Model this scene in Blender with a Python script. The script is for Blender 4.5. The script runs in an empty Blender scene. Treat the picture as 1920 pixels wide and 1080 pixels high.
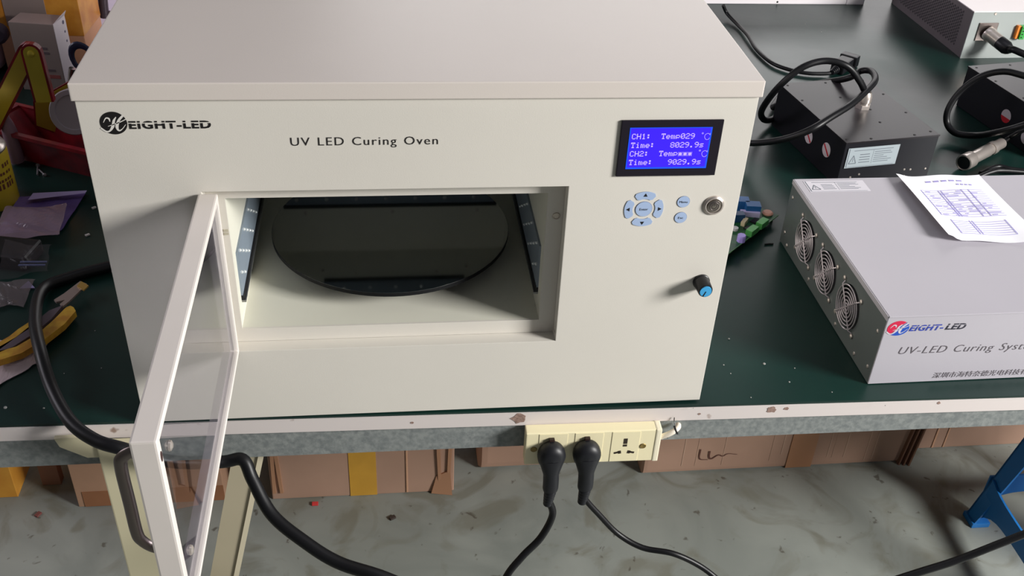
import bpy, bmesh, math, random
from mathutils import Matrix, Vector, Euler
random.seed(7)
R = math.radians
scene = bpy.context.scene
TZ = 0.75                     # bench top height above the floor; everything is laid out with the bench top at z = 0

# ------------------------------------------------------------------ camera
CAM = Vector((-0.0362, -0.8339, 0.7507))
CROT = Matrix(((0.993, 0.0268, -0.1149), (-0.1094, 0.5736, -0.8118), (0.0441, 0.8187, 0.5725)))
CROT = CROT.to_quaternion().to_matrix()
FPX = 1918.6
cam = bpy.data.cameras.new('camera')
cam.sensor_width = 36.0
cam.lens = FPX / 1920 * 36.0
cam.clip_start = 0.01
camo = bpy.data.objects.new('camera', cam)
scene.collection.objects.link(camo)
camo.matrix_world = Matrix.Translation(CAM + Vector((0, 0, TZ))) @ CROT.to_4x4()
scene.camera = camo

# ------------------------------------------------------------------ world, lights, exposure
scene.view_settings.view_transform = 'Standard'
scene.view_settings.look = 'None'
scene.view_settings.gamma = 1.0
scene.view_settings.exposure = 0.0
scene.view_settings.use_curve_mapping = False
world = bpy.data.worlds.new('world')
scene.world = world
world.use_nodes = True
bg = world.node_tree.nodes['Background']
bg.inputs[0].default_value = (0.93, 0.95, 1.0, 1)
bg.inputs[1].default_value = 0.10

def area(name, pos, target, sx, sy, power, col):
    l = bpy.data.lights.new(name, 'AREA')
    l.shape = 'RECTANGLE'; l.size = sx; l.size_y = sy; l.energy = power; l.color = col
    o = bpy.data.objects.new(name, l)
    scene.collection.objects.link(o)
    p = Vector(pos) + Vector((0, 0, TZ)); t = Vector(target) + Vector((0, 0, TZ))
    o.location = p
    o.rotation_euler = (t - p).to_track_quat('-Z', 'Y').to_euler()
    return o
area('window_light_right', (2.75, -1.3, 1.22), (0.0, 0.0, 0.1), 0.85, 0.75, 182, (1.0, 0.985, 0.955))
area('window_light_back', (1.75, 4.7, 1.6), (0.8, 0.8, 0.0), 4.2, 0.95, 52, (1.0, 0.97, 0.97))
area('fill_light_left', (-3.1, 1.0, 1.5), (-0.6, 0.8, 0.0), 1.4, 0.9, 30, (0.95, 0.90, 1.0))  # added soft fill to lift the clutter left of the oven; no window there
area('ceiling_tube_light', (0.6, 0.3, 2.3), (0.6, 0.3, 0.0), 1.6, 0.5, 4, (0.88, 0.86, 1.0))

# ------------------------------------------------------------------ helpers
def lin(c):
    c = c / 255.0
    return c / 12.92 if c <= 0.04045 else ((c + 0.055) / 1.055) ** 2.4
def rgb(r, g, b): return (lin(r), lin(g), lin(b), 1.0)

def at(px, py, z=None, y=None, x=None):
    """the point of a plane z=, y= or x= (metres, bench top = 0) seen at that place of the photograph"""
    d = CROT @ Vector(((px - 960) / FPX, -(py - 540) / FPX, -1))
    if z is not None: t = (z - CAM.z) / d.z
    elif y is not None: t = (y - CAM.y) / d.y
    else: t = (x - CAM.x) / d.x
    return CAM + d * t

MATS = {}
def mat(name, col, rough=0.5, metal=0.0, var=0.0, vscale=20, col2=None, bump=0.0, bscale=200, emit=None, estr=1.0, spec=0.5,
        coat=0.0, detail=4, thr=None, trans=0.0, ior=1.45, alpha=1.0, aniso=None):
    if name in MATS: return MATS[name]
    m = bpy.data.materials.new(name); m.use_nodes = True
    nt = m.node_tree; b = nt.nodes['Principled BSDF']
    b.inputs['Base Color'].default_value = col
    b.inputs['Roughness'].default_value = rough
    b.inputs['Metallic'].default_value = metal
    b.inputs['Specular IOR Level'].default_value = spec
    b.inputs['Coat Weight'].default_value = coat
    b.inputs['Transmission Weight'].default_value = trans
    b.inputs['IOR'].default_value = ior
    b.inputs['Alpha'].default_value = alpha
    tc = nt.nodes.new('ShaderNodeTexCoord')
    if col2 is None and var > 0:
        col2 = tuple(max(0, c * (1 - var)) for c in col[:3]) + (1,)
    if col2 is not None:
        n = nt.nodes.new('ShaderNodeTexNoise'); n.inputs['Scale'].default_value = vscale; n.inputs['Detail'].default_value = detail
        nt.links.new(tc.outputs['Object'], n.inputs['Vector'])
        r = nt.nodes.new('ShaderNodeValToRGB')
        lo, hi = thr if thr else (0.35, 0.65)
        r.color_ramp.elements[0].position = lo; r.color_ramp.elements[1].position = hi
        r.color_ramp.elements[0].color = col; r.color_ramp.elements[1].color = col2
        nt.links.new(n.outputs['Fac'], r.inputs['Fac'])
        nt.links.new(r.outputs['Color'], b.inputs['Base Color'])
    if bump > 0:
        n2 = nt.nodes.new('ShaderNodeTexNoise'); n2.inputs['Scale'].default_value = bscale
        if aniso:
            mp = nt.nodes.new('ShaderNodeMapping'); mp.inputs['Scale'].default_value = aniso
            nt.links.new(tc.outputs['Object'], mp.inputs['Vector']); nt.links.new(mp.outputs['Vector'], n2.inputs['Vector'])
        else:
            nt.links.new(tc.outputs['Object'], n2.inputs['Vector'])
        bp = nt.nodes.new('ShaderNodeBump'); bp.inputs['Strength'].default_value = bump; bp.inputs['Distance'].default_value = 0.001
        nt.links.new(n2.outputs['Fac'], bp.inputs['Height']); nt.links.new(bp.outputs['Normal'], b.inputs['Normal'])
    if emit:
        b.inputs['Emission Color'].default_value = emit; b.inputs['Emission Strength'].default_value = estr
    MATS[name] = m
    return m

def rot_about(axis, deg): return Matrix.Rotation(R(deg), 4, axis)
def T(x, y, z): return Matrix.Translation((x, y, z))
FRONT = Matrix(((1, 0, 0, 0), (0, 0, -1, 0), (0, 1, 0, 0), (0, 0, 0, 1)))      # local xy -> world xz, local +z -> -y (towards the viewer)
LEFTF = Matrix(((0, 0, -1, 0), (-1, 0, 0, 0), (0, 1, 0, 0), (0, 0, 0, 1)))     # local x -> -y, y -> z, +z -> -x
RIGHTF = Matrix(((0, 0, 1, 0), (1, 0, 0, 0), (0, 1, 0, 0), (0, 0, 0, 1)))      # local x -> y, y -> z, +z -> +x

class MB:
    def __init__(s): s.v = []; s.f = []; s.s = []; s.m = []
    def add(s, vs, fs, smooth=False, M=None, mi=0):
        o = len(s.v)
        for v in vs:
            v = Vector(v)
            s.v.append(M @ v if M is not None else v)
        flip = M is not None and M.to_3x3().determinant() < 0
        for f in fs:
            f = [i + o for i in f]
            if flip: f.reverse()
            s.f.append(f); s.s.append(smooth); s.m.append(mi)
        return s
    def box(s, x0, y0, z0, x1, y1, z1, bevel=0.0, seg=2, M=None, mi=0):
        if x0 > x1: x0, x1 = x1, x0
        if y0 > y1: y0, y1 = y1, y0
        if z0 > z1: z0, z1 = z1, z0
        bm = bmesh.new()
        vs = [bm.verts.new(p) for p in ((x0,y0,z0),(x1,y0,z0),(x1,y1,z0),(x0,y1,z0),(x0,y0,z1),(x1,y0,z1),(x1,y1,z1),(x0,y1,z1))]
        for f in ((3,2,1,0),(4,5,6,7),(0,1,5,4),(1,2,6,5),(2,3,7,6),(3,0,4,7)): bm.faces.new([vs[i] for i in f])
        if bevel > 0:
            bmesh.ops.bevel(bm, geom=bm.edges[:], offset=bevel, segments=seg, affect='EDGES', profile=0.7)
        bm.verts.index_update()
        s.add([v.co[:] for v in bm.verts], [[v.index for v in f.verts] for f in bm.faces], False, M, mi)
        bm.free(); return s
    def hexa(s, p, M=None, mi=0):      # eight corners: bottom four, top four, counter-clockwise from above
        return s.add(p, ((3,2,1,0),(4,5,6,7),(0,1,5,4),(1,2,6,5),(2,3,7,6),(3,0,4,7)), False, M, mi)
    def prism(s, poly, z0, z1, M=None, mi=0, smooth=False):
        a = sum(poly[i][0]*poly[(i+1)%len(poly)][1]-poly[(i+1)%len(poly)][0]*poly[i][1] for i in range(len(poly)))
        if a < 0: poly = list(reversed(poly))
        n = len(poly)
        vs = [(x, y, z0) for x, y in poly] + [(x, y, z1) for x, y in poly]
        s.add(vs, [list(range(n))[::-1], list(range(n, 2*n))], False, M, mi)
        s.add(vs, [(i, (i+1)%n, n+(i+1)%n, n+i) for i in range(n)], smooth, M, mi)
        return s
    def lathe(s, prof, n=24, M=None, mi=0, smooth=True):
        vs = []; fs = []
        for r, z in prof:
            for k in range(n):
                a = 2*math.pi*k/n; vs.append((r*math.cos(a), r*math.sin(a), z))
        for j in range(len(prof)-1):
            for k in range(n):
                fs.append((j*n+k, j*n+(k+1)%n, (j+1)*n+(k+1)%n, (j+1)*n+k))
        s.add(vs, fs, smooth, M, mi)
        if prof[0][0] > 0: s.add(vs[:n], [list(range(n))[::-1]], False, M, mi)
        if prof[-1][0] > 0: s.add(vs[-n:], [list(range(n))], False, M, mi)
        return s
    def cyl(s, r, z0, z1, n=24, M=None, mi=0, bevel=0):
        if bevel: return s.lathe([(r, z0), (r, z1-bevel), (r-bevel*.3, z1-bevel*.3), (r-bevel, z1)], n, M, mi)
        return s.lathe([(r, z0), (r, z1)], n, M, mi)
    def ring(s, r, w, t, n=32, m=6, M=None, mi=0):    # torus in xy, tube radii w (radial), t (height)
        vs = []; fs = []
        for k in range(n):
            a = 2*math.pi*k/n
            for j in range(m):
                b = 2*math.pi*j/m
                rr = r + w*math.cos(b); vs.append((rr*math.cos(a), rr*math.sin(a), t*math.sin(b)))
        for k in range(n):
            for j in range(m):
                fs.append((k*m+j, ((k+1)%n)*m+j, ((k+1)%n)*m+(j+1)%m, k*m+(j+1)%m))
        return s.add(vs, fs, True, M, mi)
    def tube(s, pts, r, n=12, sub=6, M=None, mi=0, caps=True, flat=None):
        P = catmull([Vector(p) for p in pts], sub) if sub > 1 else [Vector(p) for p in pts]
        rr = r if callable(r) else (lambda t: r)
        vs = []; fs = []
        up = None
        for i, p in enumerate(P):
            d = (P[min(i+1, len(P)-1)] - P[max(i-1, 0)]).normalized()
            if up is None:
                up = Vector((0, 0, 1)) if abs(d.z) < 0.9 else Vector((0, 1, 0))
                if flat is not None: up = Vector(flat)
            a = d.cross(up)
            if a.length < 1e-5: a = d.orthogonal()
            a.normalize(); u = a.cross(d).normalized()
            if flat is None: up = u
            t = i/(len(P)-1); q = rr(t)
            qa, qu = (q if isinstance(q, tuple) else (q, q))
            for k in range(n):
                an = 2*math.pi*k/n
                vs.append(p + a*math.cos(an)*qa + u*math.sin(an)*qu)
        for i in range(len(P)-1):
            for k in range(n):
                fs.append((i*n+k, i*n+(k+1)%n, (i+1)*n+(k+1)%n, (i+1)*n+k))
        s.add(vs, fs, True, M, mi)
        if caps:
            s.add(vs[:n], [list(range(n))[::-1]], False, M, mi); s.add(vs[-n:], [list(range(n))], False, M, mi)
        return s
    def frame(s, o, i, z0, z1, M=None, mi=0, bevel=0):      # rectangular frame, o and i = (x0,y0,x1,y1)
        def rc(q): return [(q[0],q[1]),(q[2],q[1]),(q[2],q[3]),(q[0],q[3])]
        A, B = rc(o), rc(i)
        vs = [(x,y,z0) for x,y in A]+[(x,y,z0) for x,y in B]+[(x,y,z1) for x,y in A]+[(x,y,z1) for x,y in B]
        fs = []
        for k in range(4):
            l = (k+1)%4
            fs += [(8+k,8+l,12+l,12+k),(k,4+k,4+l,l),(k,l,8+l,8+k),(4+l,4+k,12+k,12+l)]
        if bevel:
            bm = bmesh.new(); V = [bm.verts.new(v) for v in vs]
            for f in fs: bm.faces.new([V[j] for j in f])
            es = [e for e in bm.edges if len(e.link_faces)==2 and e.link_faces[0].normal.dot(e.link_faces[1].normal) < 0.5 or False]
            bm.normal_update()
            es = [e for e in bm.edges if len(e.link_faces)==2 and abs(e.link_faces[0].normal.dot(e.link_faces[1].normal)) < 0.5]
            bmesh.ops.bevel(bm, geom=es, offset=bevel, segments=2, affect='EDGES', profile=0.7)
            bm.verts.index_update()
            vs = [v.co[:] for v in bm.verts]; fs = [[v.index for v in f.verts] for f in bm.faces]; bm.free()
        return s.add(vs, fs, False, M, mi)

def catmull(P, sub):
    out = []
    n = len(P)
    for i in range(n-1):
        p0 = P[i-1] if i > 0 else P[0]*2-P[1]
        p1, p2 = P[i], P[i+1]
        p3 = P[i+2] if i+2 < n else P[-1]*2-P[-2]
        for k in range(sub):
            t = k/sub
            out.append(0.5*((2*p1)+(p2-p0)*t+(2*p0-5*p1+4*p2-p3)*t*t+(3*p1-p0-3*p2+p3)*t**3))
    out.append(P[-1]); return out

WM = {}
def tag(o, label=None, cat=None, group=None, kind=None):
    if label: o['label'] = label
    if cat: o['category'] = cat
    if group: o['group'] = group
    if kind: o['kind'] = kind
    return o
def thing(name, loc, rz=0.0, label=None, cat=None, group=None):
    o = bpy.data.objects.new(name, None); scene.collection.objects.link(o)
    o.empty_display_size = 0.03
    o.location = (loc[0], loc[1], loc[2]+TZ); o.rotation_euler = (0, 0, rz)
    WM[o] = Matrix.Translation(loc) @ Matrix.Rotation(rz, 4, 'Z')
    return tag(o, label, cat, group)
def build(name, mb, mats, parent=None, world=False, label=None, cat=None, group=None, kind=None):
    """link the shapes in mb as one mesh object; world=True: they are given in bench coordinates"""
    if not isinstance(mats, (list, tuple)): mats = [mats]
    vs = [Vector(v) for v in mb.v]
    loc = Vector((0, 0, 0)); W = Matrix.Identity(4)
    if parent is not None:
        W = WM[parent]
        if world:
            I = W.inverted(); vs = [I @ v for v in vs]
    else:
        lo = Vector([min(v[i] for v in vs) for i in range(3)]); hi = Vector([max(v[i] for v in vs) for i in range(3)])
        loc = Vector(((lo.x+hi.x)/2, (lo.y+hi.y)/2, lo.z)); vs = [v-loc for v in vs]
        W = Matrix.Translation(loc)
    me = bpy.data.meshes.new(name)
    me.from_pydata([v[:] for v in vs], [], mb.f)
    for i, p in enumerate(me.polygons):
        p.use_smooth = mb.s[i]; p.material_index = mb.m[i]
    for m in mats: me.materials.append(m)
    me.update()
    if any(mb.s): me.set_sharp_from_angle(angle=R(38))
    o = bpy.data.objects.new(name, me); scene.collection.objects.link(o)
    if parent is not None: o.parent = parent
    else: o.location = loc + Vector((0, 0, TZ))
    WM[o] = W
    return tag(o, label, cat, group, kind)

def text(mb, s, x, y, h=None, w=None, M=None, bold=0.0, shear=0.0, spacing=1.0, mi=0, slit=None, th=0.0002, wordsp=1.0, ref=None):
    """flat lettering: lower-left at x, y; h = height of the glyph box, w = total width"""
    cu = bpy.data.curves.new('t', 'FONT'); cu.body = s; cu.shear = shear; cu.offset = bold; cu.space_character = spacing
    cu.space_word = wordsp; cu.resolution_u = 3
    ob = bpy.data.objects.new('t', cu); scene.collection.objects.link(ob)
    dg = bpy.context.evaluated_depsgraph_get(); dg.update()
    me = bpy.data.meshes.new_from_object(ob.evaluated_get(dg))
    vs = [v.co.copy() for v in me.vertices]; fs = [list(p.vertices) for p in me.polygons]
    bpy.data.objects.remove(ob); bpy.data.curves.remove(cu)
    if not vs: return mb
    if slit:
        bm = bmesh.new(); bm.from_mesh(me)
        for z in slit:
            hh = max(v.y for v in vs)
            bmesh.ops.bisect_plane(bm, geom=bm.verts[:]+bm.edges[:]+bm.faces[:], plane_co=(0, z*hh, 0), plane_no=(0, 1, 0))
        hh = max(v.y for v in vs)
        dele = [f for f in bm.faces if slit[0]*hh < f.calc_center_median().y < slit[1]*hh]
        bmesh.ops.delete(bm, geom=dele, context='FACES')
        bm.verts.index_update()
        vs = [v.co.copy() for v in bm.verts]; fs = [[v.index for v in f.verts] for f in bm.faces]; bm.free()
    bpy.data.meshes.remove(me)
    x0 = min(v.x for v in vs); x1 = max(v.x for v in vs)
    ys = [v.y for v in vs]; y0 = 0.0 if ref else min(ys); y1 = ref if ref else max(ys)
    sy = h/(y1-y0) if h else None
    sx = w/(x1-x0) if w else sy
    if sy is None: sy = sx
    vs = [((v.x-x0)*sx+x, (v.y-y0)*sy+y, th) for v in vs]
    return mb.add(vs, fs, False, M, mi)

def ribbon(mb, pts, ws, M=None, z=0.0, mi=0, sub=6):
    P = catmull([Vector((p[0], p[1], 0)) for p in pts], sub)
    n = len(P); vs = []
    for i, p in enumerate(P):
        d = (P[min(i+1, n-1)]-P[max(i-1, 0)]).normalized(); a = Vector((-d.y, d.x, 0))
        t = i/(n-1)*(len(ws)-1); k = min(int(t), len(ws)-2); w = ws[k]+(ws[k+1]-ws[k])*(t-k)
        vs += [(p.x+a.x*w, p.y+a.y*w, z), (p.x-a.x*w, p.y-a.y*w, z)]
    fs = [(2*i, 2*i+1, 2*i+3, 2*i+2) for i in range(n-1)]
    return mb.add(vs, fs, False, M, mi)

# ------------------------------------------------------------------ materials
M_white = mat('white_painted_steel', rgb(217, 212, 203), 0.42, var=0.03, vscale=6, bump=0.05, bscale=900)
M_top = mat('lid_painted_steel', rgb(214, 205, 198), 0.36, var=0.03, vscale=5, bump=0.05, bscale=900)
M_door = mat('door_painted_steel', rgb(226, 218, 212), 0.38, var=0.05, vscale=12)
M_inner = mat('chamber_painted_steel', rgb(222, 220, 206), 0.5, var=0.04, vscale=8)
M_black = mat('black_plastic', rgb(20, 20, 24), 0.38)
M_blacksat = mat('black_cable_rubber', rgb(14, 14, 17), 0.42, spec=0.4)
M_print = mat('black_print', rgb(18, 15, 16), 0.6)
M_steel = mat('brushed_steel', rgb(170, 160, 152), 0.28, 1.0, var=0.15, vscale=60)
M_chrome = mat('nickel_plated_metal', rgb(205, 195, 188), 0.3, 0.75)
M_dsteel = mat('satin_handle_steel', rgb(128, 118, 114), 0.3, 1.0)
M_disc = mat('polished_dark_turntable', rgb(198, 201, 203), 0.06, 1.0)
M_ledplate = mat('blue_grey_led_board', rgb(132, 144, 156), 0.35, var=0.1, vscale=15)
M_led = mat('led_lens', rgb(210, 215, 215), 0.15, 0.3)
M_alu = mat('aluminium_strip', rgb(150, 150, 148), 0.35, 0.9)
M_screen = mat('blue_lcd_backlight', rgb(10, 10, 60), 0.3, emit=rgb(62, 28, 250), estr=1.0)
M_screenedge = mat('lcd_glow_edge', rgb(10, 20, 80), 0.3, emit=rgb(20, 85, 255), estr=1.0)
M_lcdtext = mat('lcd_characters', rgb(120, 110, 200), 0.4, emit=rgb(196, 170, 255), estr=0.95)
M_key = mat('pale_blue_keypad', rgb(163, 183, 216), 0.45)
M_keyedge = mat('keypad_outline', rgb(110, 120, 145), 0.5)
M_blue = mat('blue_knob_cap', rgb(64, 160, 215), 0.4)
M_glass = mat('tinted_door_glass', (0.62, 0.61, 0.68, 1), 0.0, trans=1.0, ior=1.45)

# ------------------------------------------------------------------ setting: floor
def floor_material():
    m = bpy.data.materials.new('stained_concrete'); m.use_nodes = True
    nt = m.node_tree; b = nt.nodes['Principled BSDF']
    tc = nt.nodes.new('ShaderNodeTexCoord')
    def noise(sc, det, dist=0.0):
        n = nt.nodes.new('ShaderNodeTexNoise'); n.inputs['Scale'].default_value = sc; n.inputs['Detail'].default_value = det
        n.inputs['Distortion'].default_value = dist
        nt.links.new(tc.outputs['Object'], n.inputs['Vector']); return n
    def ramp(n, a, b_, ca, cb):
        r = nt.nodes.new('ShaderNodeValToRGB'); e = r.color_ramp.elements
        e[0].position = a; e[1].position = b_; e[0].color = ca; e[1].color = cb
        nt.links.new(n.outputs['Fac'], r.inputs['Fac']); return r
    base = ramp(noise(3.0, 8, 1.2), 0.35, 0.68, rgb(124, 129, 124), rgb(148, 152, 146))
    st = ramp(noise(7.0, 9, 1.8), 0.52, 0.66, (0, 0, 0, 1), (1, 1, 1, 1))
    sp = ramp(noise(38.0, 6, 0.4), 0.66, 0.71, (0, 0, 0, 1), (1, 1, 1, 1))
    mx = nt.nodes.new('ShaderNodeMix'); mx.data_type = 'RGBA'
    nt.links.new(base.outputs['Color'], mx.inputs['A']); mx.inputs['B'].default_value = rgb(108, 106, 92)
    ml = nt.nodes.new('ShaderNodeMath'); ml.operation = 'MULTIPLY'; ml.inputs[1].default_value = 0.6
    nt.links.new(st.outputs['Color'], ml.inputs[0]); nt.links.new(ml.outputs[0], mx.inputs['Factor'])
    mx2 = nt.nodes.new('ShaderNodeMix'); mx2.data_type = 'RGBA'
    nt.links.new(mx.outputs['Result'], mx2.inputs['A']); mx2.inputs['B'].default_value = rgb(70, 62, 52)
    ml2 = nt.nodes.new('ShaderNodeMath'); ml2.operation = 'MULTIPLY'; ml2.inputs[1].default_value = 0.7
    nt.links.new(sp.outputs['Color'], ml2.inputs[0]); nt.links.new(ml2.outputs[0], mx2.inputs['Factor'])
    nt.links.new(mx2.outputs['Result'], b.inputs['Base Color'])
    b.inputs['Roughness'].default_value = 0.5
    return m
FL = -TZ
_floor = build('floor', MB().box(-3.5, -3.0, FL-0.05, 4.0, 5.0, FL), floor_material(), kind='structure')

M_wall = mat('dull_wall_paint', rgb(122, 120, 114), 0.8, var=0.05, vscale=2)
wm_ = MB().frame((-3.5, FL, 4.0, 2.3), (-0.4, 0.85, 3.95, 2.25), -0.1, 0.0, M=T(0, 4.8, 0) @ FRONT)
build('wall_back', wm_, M_wall, kind='structure')
build('wall_left', MB().box(-3.6, -3.0, FL, -3.5, 4.9, 2.3), M_wall, kind='structure')
wf = build('window_1', MB().frame((-0.4, 0.85, 3.95, 2.25), (-0.34, 0.91, 3.89, 2.19), -0.06, 0.01, M=T(0, 4.8, 0) @ FRONT), mat('white_window_frame', rgb(225, 225, 222), 0.4), kind='structure')
for k in range(3): build('mullion', MB().box(0.66+1.06*k-0.02, 4.80, 0.91, 0.66+1.06*k+0.02, 4.85, 2.19), mat('white_window_frame', rgb(225, 225, 222), 0.4), wf, True)

# ------------------------------------------------------------------ workbench
EA = -0.0172                                     # slope of the bench edge against the oven front
def ey(x): return -0.0018 + EA*x
bench = thing('workbench', (0.2, 0.6, -TZ), 0, 'long workbench with dark green mat top, chipped white edge and grey apron', 'workbench')
def mat_material():
    m = mat('dark_green_bench_mat', rgb(17, 48, 42), 0.30, col2=rgb(12, 37, 34), vscale=4, bump=0.12, bscale=45, spec=0.5)
    nt = m.node_tree; b = nt.nodes['Principled BSDF']; tc = [n for n in nt.nodes if n.type == 'TEX_COORD'][0]
    n = nt.nodes.new('ShaderNodeTexNoise'); n.inputs['Scale'].default_value = 5; n.inputs['Detail'].default_value = 6
    nt.links.new(tc.outputs['Object'], n.inputs['Vector'])
    mr = nt.nodes.new('ShaderNodeMapRange'); mr.inputs['To Min'].default_value = 0.26; mr.inputs['To Max'].default_value = 0.44
    nt.links.new(n.outputs['Fac'], mr.inputs['Value']); nt.links.new(mr.outputs['Result'], b.inputs['Roughness'])
    return m
X0, X1, YB = -1.25, 1.75, 1.75
def slab(z0, z1, off, x0=X0, x1=X1, yb=YB, z0b=None):
    z0b = z0 if z0b is None else z0b
    return [(x0, ey(x0)+off, z0), (x1, ey(x1)+off, z0b), (x1, yb, z0b), (x0, yb, z0),
            (x0, ey(x0)+off, z1), (x1, ey(x1)+off, z1), (x1, yb, z1), (x0, yb, z1)]
build('tabletop', MB().hexa(slab(-0.003, 0.0, 0.0015)), mat_material(), bench, True, label='dark green rubber mat top')
M_edge = mat('white_edge_banding', rgb(214, 205, 202), 0.5, col2=rgb(150, 128, 118), vscale=34, thr=(0.67, 0.72), detail=3)
M_board = mat('board_core', rgb(150, 125, 100), 0.8)
trim = build('edge_trim', MB().hexa(slab(-0.021, -0.003, 0.0, yb=0.05)), M_edge, bench, True, label='chipped off-white edge strip')
random.seed(3)
chip = MB()
for cx, cz, rr in ((0.0965, -0.010, 0.0095), (0.383, -0.009, 0.0062), (0.40, -0.008, 0.003), (-0.02, -0.012, 0.002), (0.3, -0.012, 0.0018), (0.58, -0.006, 0.0025)):
    poly = []
    for k in range(14):
        a = 2*math.pi*k/14; q = rr*random.uniform(0.65, 1.1)
        poly.append((cx+q*math.cos(a), cz+min(0.8, 6/14+0.5)*q*math.sin(a)))
    chip.prism(poly, 0, 0.0003, M=T(0, ey(cx), 0) @ FRONT)
build('edge_chip', chip, mat('bare_chipboard', rgb(158, 132, 122), 0.9, col2=rgb(120, 98, 88), vscale=400), bench, True, kind='stuff')
build('board', MB().hexa(slab(-0.021, -0.0032, 0.051)), M_board, bench, True)
M_apron = mat('speckled_grey_paint', rgb(136, 140, 138), 0.6, col2=rgb(112, 117, 117), vscale=160, detail=6, bump=0.2, bscale=300)
build('apron', MB().hexa([(X0, ey(X0)+0.003, -0.072), (X1, ey(X1)+0.003, -0.034), (X1, ey(X1)+0.03, -0.034), (X0, ey(X0)+0.03, -0.072),
      (X0, ey(X0)+0.003, -0.021), (X1, ey(X1)+0.003, -0.021), (X1, ey(X1)+0.03, -0.021), (X0, ey(X0)+0.03, -0.021)]), M_apron, bench, True, label='grey speckled steel apron')
M_leg = mat('cream_steel', rgb(208, 200, 168), 0.5, var=0.06, vscale=8)
build('leg', MB().box(-0.3500, -0.012, -TZ, -0.295, 0.0, -0.018, 0.0015).box(-0.3475, 0.0, -TZ, -0.3445, 0.05, -0.068), M_leg, bench, True, label='cream steel leg')
build('gusset_plate', MB().prism([(-0.3905, -0.006), (-0.3475, -0.006), (-0.3475, -0.035), (-0.362, -0.035), (-0.387, -0.018)], 0, 0.005, M=T(0, -0.005, 0) @ FRONT), M_leg, bench, True, label='cream gusset plate')
build('leg', MB().box(1.60, 0.04, -TZ, 1.65, 0.09, -0.045, 0.002), M_leg, bench, True)
build('leg', MB().box(1.60, 1.55, -TZ, 1.65, 1.60, -0.021, 0.002), M_leg, bench, True)
build('leg', MB().box(-1.15, 1.55, -TZ, -1.10, 1.60, -0.021, 0.002), M_leg, bench, True)
br = MB()
def bar(mb, a, b, w, t, nrm=Vector((0, -1, 0)), mi=0):
    a = Vector(a); b = Vector(b); d = (b-a).normalized(); s_ = d.cross(nrm).normalized()*w/2; n_ = nrm*t
    mb.hexa([a-s_, a+s_, a+s_+(-n_), a-s_-n_, b-s_, b+s_, b+s_-n_, b-s_-n_], mi=mi)
M_brace = mat('beige_steel_brace', rgb(176, 166, 142), 0.5, var=0.06, vscale=8)
M_brace2 = mat('pale_brace_flange', rgb(208, 198, 172), 0.5)
bar(br, (-0.201, 0.02, -0.052), (-0.30, 0.02, -0.46), 0.028, 0.003)
bar(br, (-0.184, 0.018, -0.052), (-0.283, 0.018, -0.46), 0.006, 0.022, mi=1)
brace = build('brace', br, [M_brace, M_brace2], bench, True, label='beige angle-iron brace')
build('bolt', MB().lathe([(0.006, 0), (0.006, 0.003), (0.0035, 0.006)], 12, T(-0.213, 0.0195, -0.076) @ FRONT), M_steel, brace, True)

# ------------------------------------------------------------------ curing oven
oven = thing('curing_oven', (0, 0.21, 0), 0, 'large white curing oven with open glass door, black turntable and blue display', 'oven')
H, LT, DEP = 0.3693, 0.0163, 0.42
OX0, OX1, OZ0, OZ1 = -0.207, 0.1307, 0.0932, 0.2783
RD = 0.0163
IX0, IX1, IZ0, IZ1 = -0.190, 0.1144, 0.1095, 0.262
CY1, CZ1 = 0.33, 0.272
b = MB()
b.frame((-0.3, 0.003, 0.3, H), (OX0, OZ0, OX1, OZ1), -RD, 0.0, M=FRONT, bevel=0.0006)     # front sheet with recess walls
b.box(-0.3, 0.0165, 0.003, -0.298, DEP, H); b.box(0.298, 0.0165, 0.003, 0.3, DEP, H)
b.box(-0.298, DEP-0.002, 0.003, 0.298, DEP, H); b.box(-0.298, 0.0165, 0.003, 0.298, DEP-0.002, 0.005)
build('body', b, M_white, oven, True)
build('door_rebate', MB().frame((OX0, OZ0, OX1, OZ1), (IX0, IZ0, IX1, IZ1), -0.0185, -RD, M=FRONT), M_white, oven, True)
for sx in (-0.27, 0.27):
    for yy in (0.03, 0.39): build('foot', MB().lathe([(0.012, 0), (0.013, 0.003)], 16, T(sx, yy, 0.0002)), M_black, oven, True)
lid = MB().box(-0.3022, -0.0034, H, 0.3022, DEP+0.003, H+LT, 0.0016, 3)
build('lid', lid, M_top, oven, True, label='overhanging flat lid')
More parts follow.
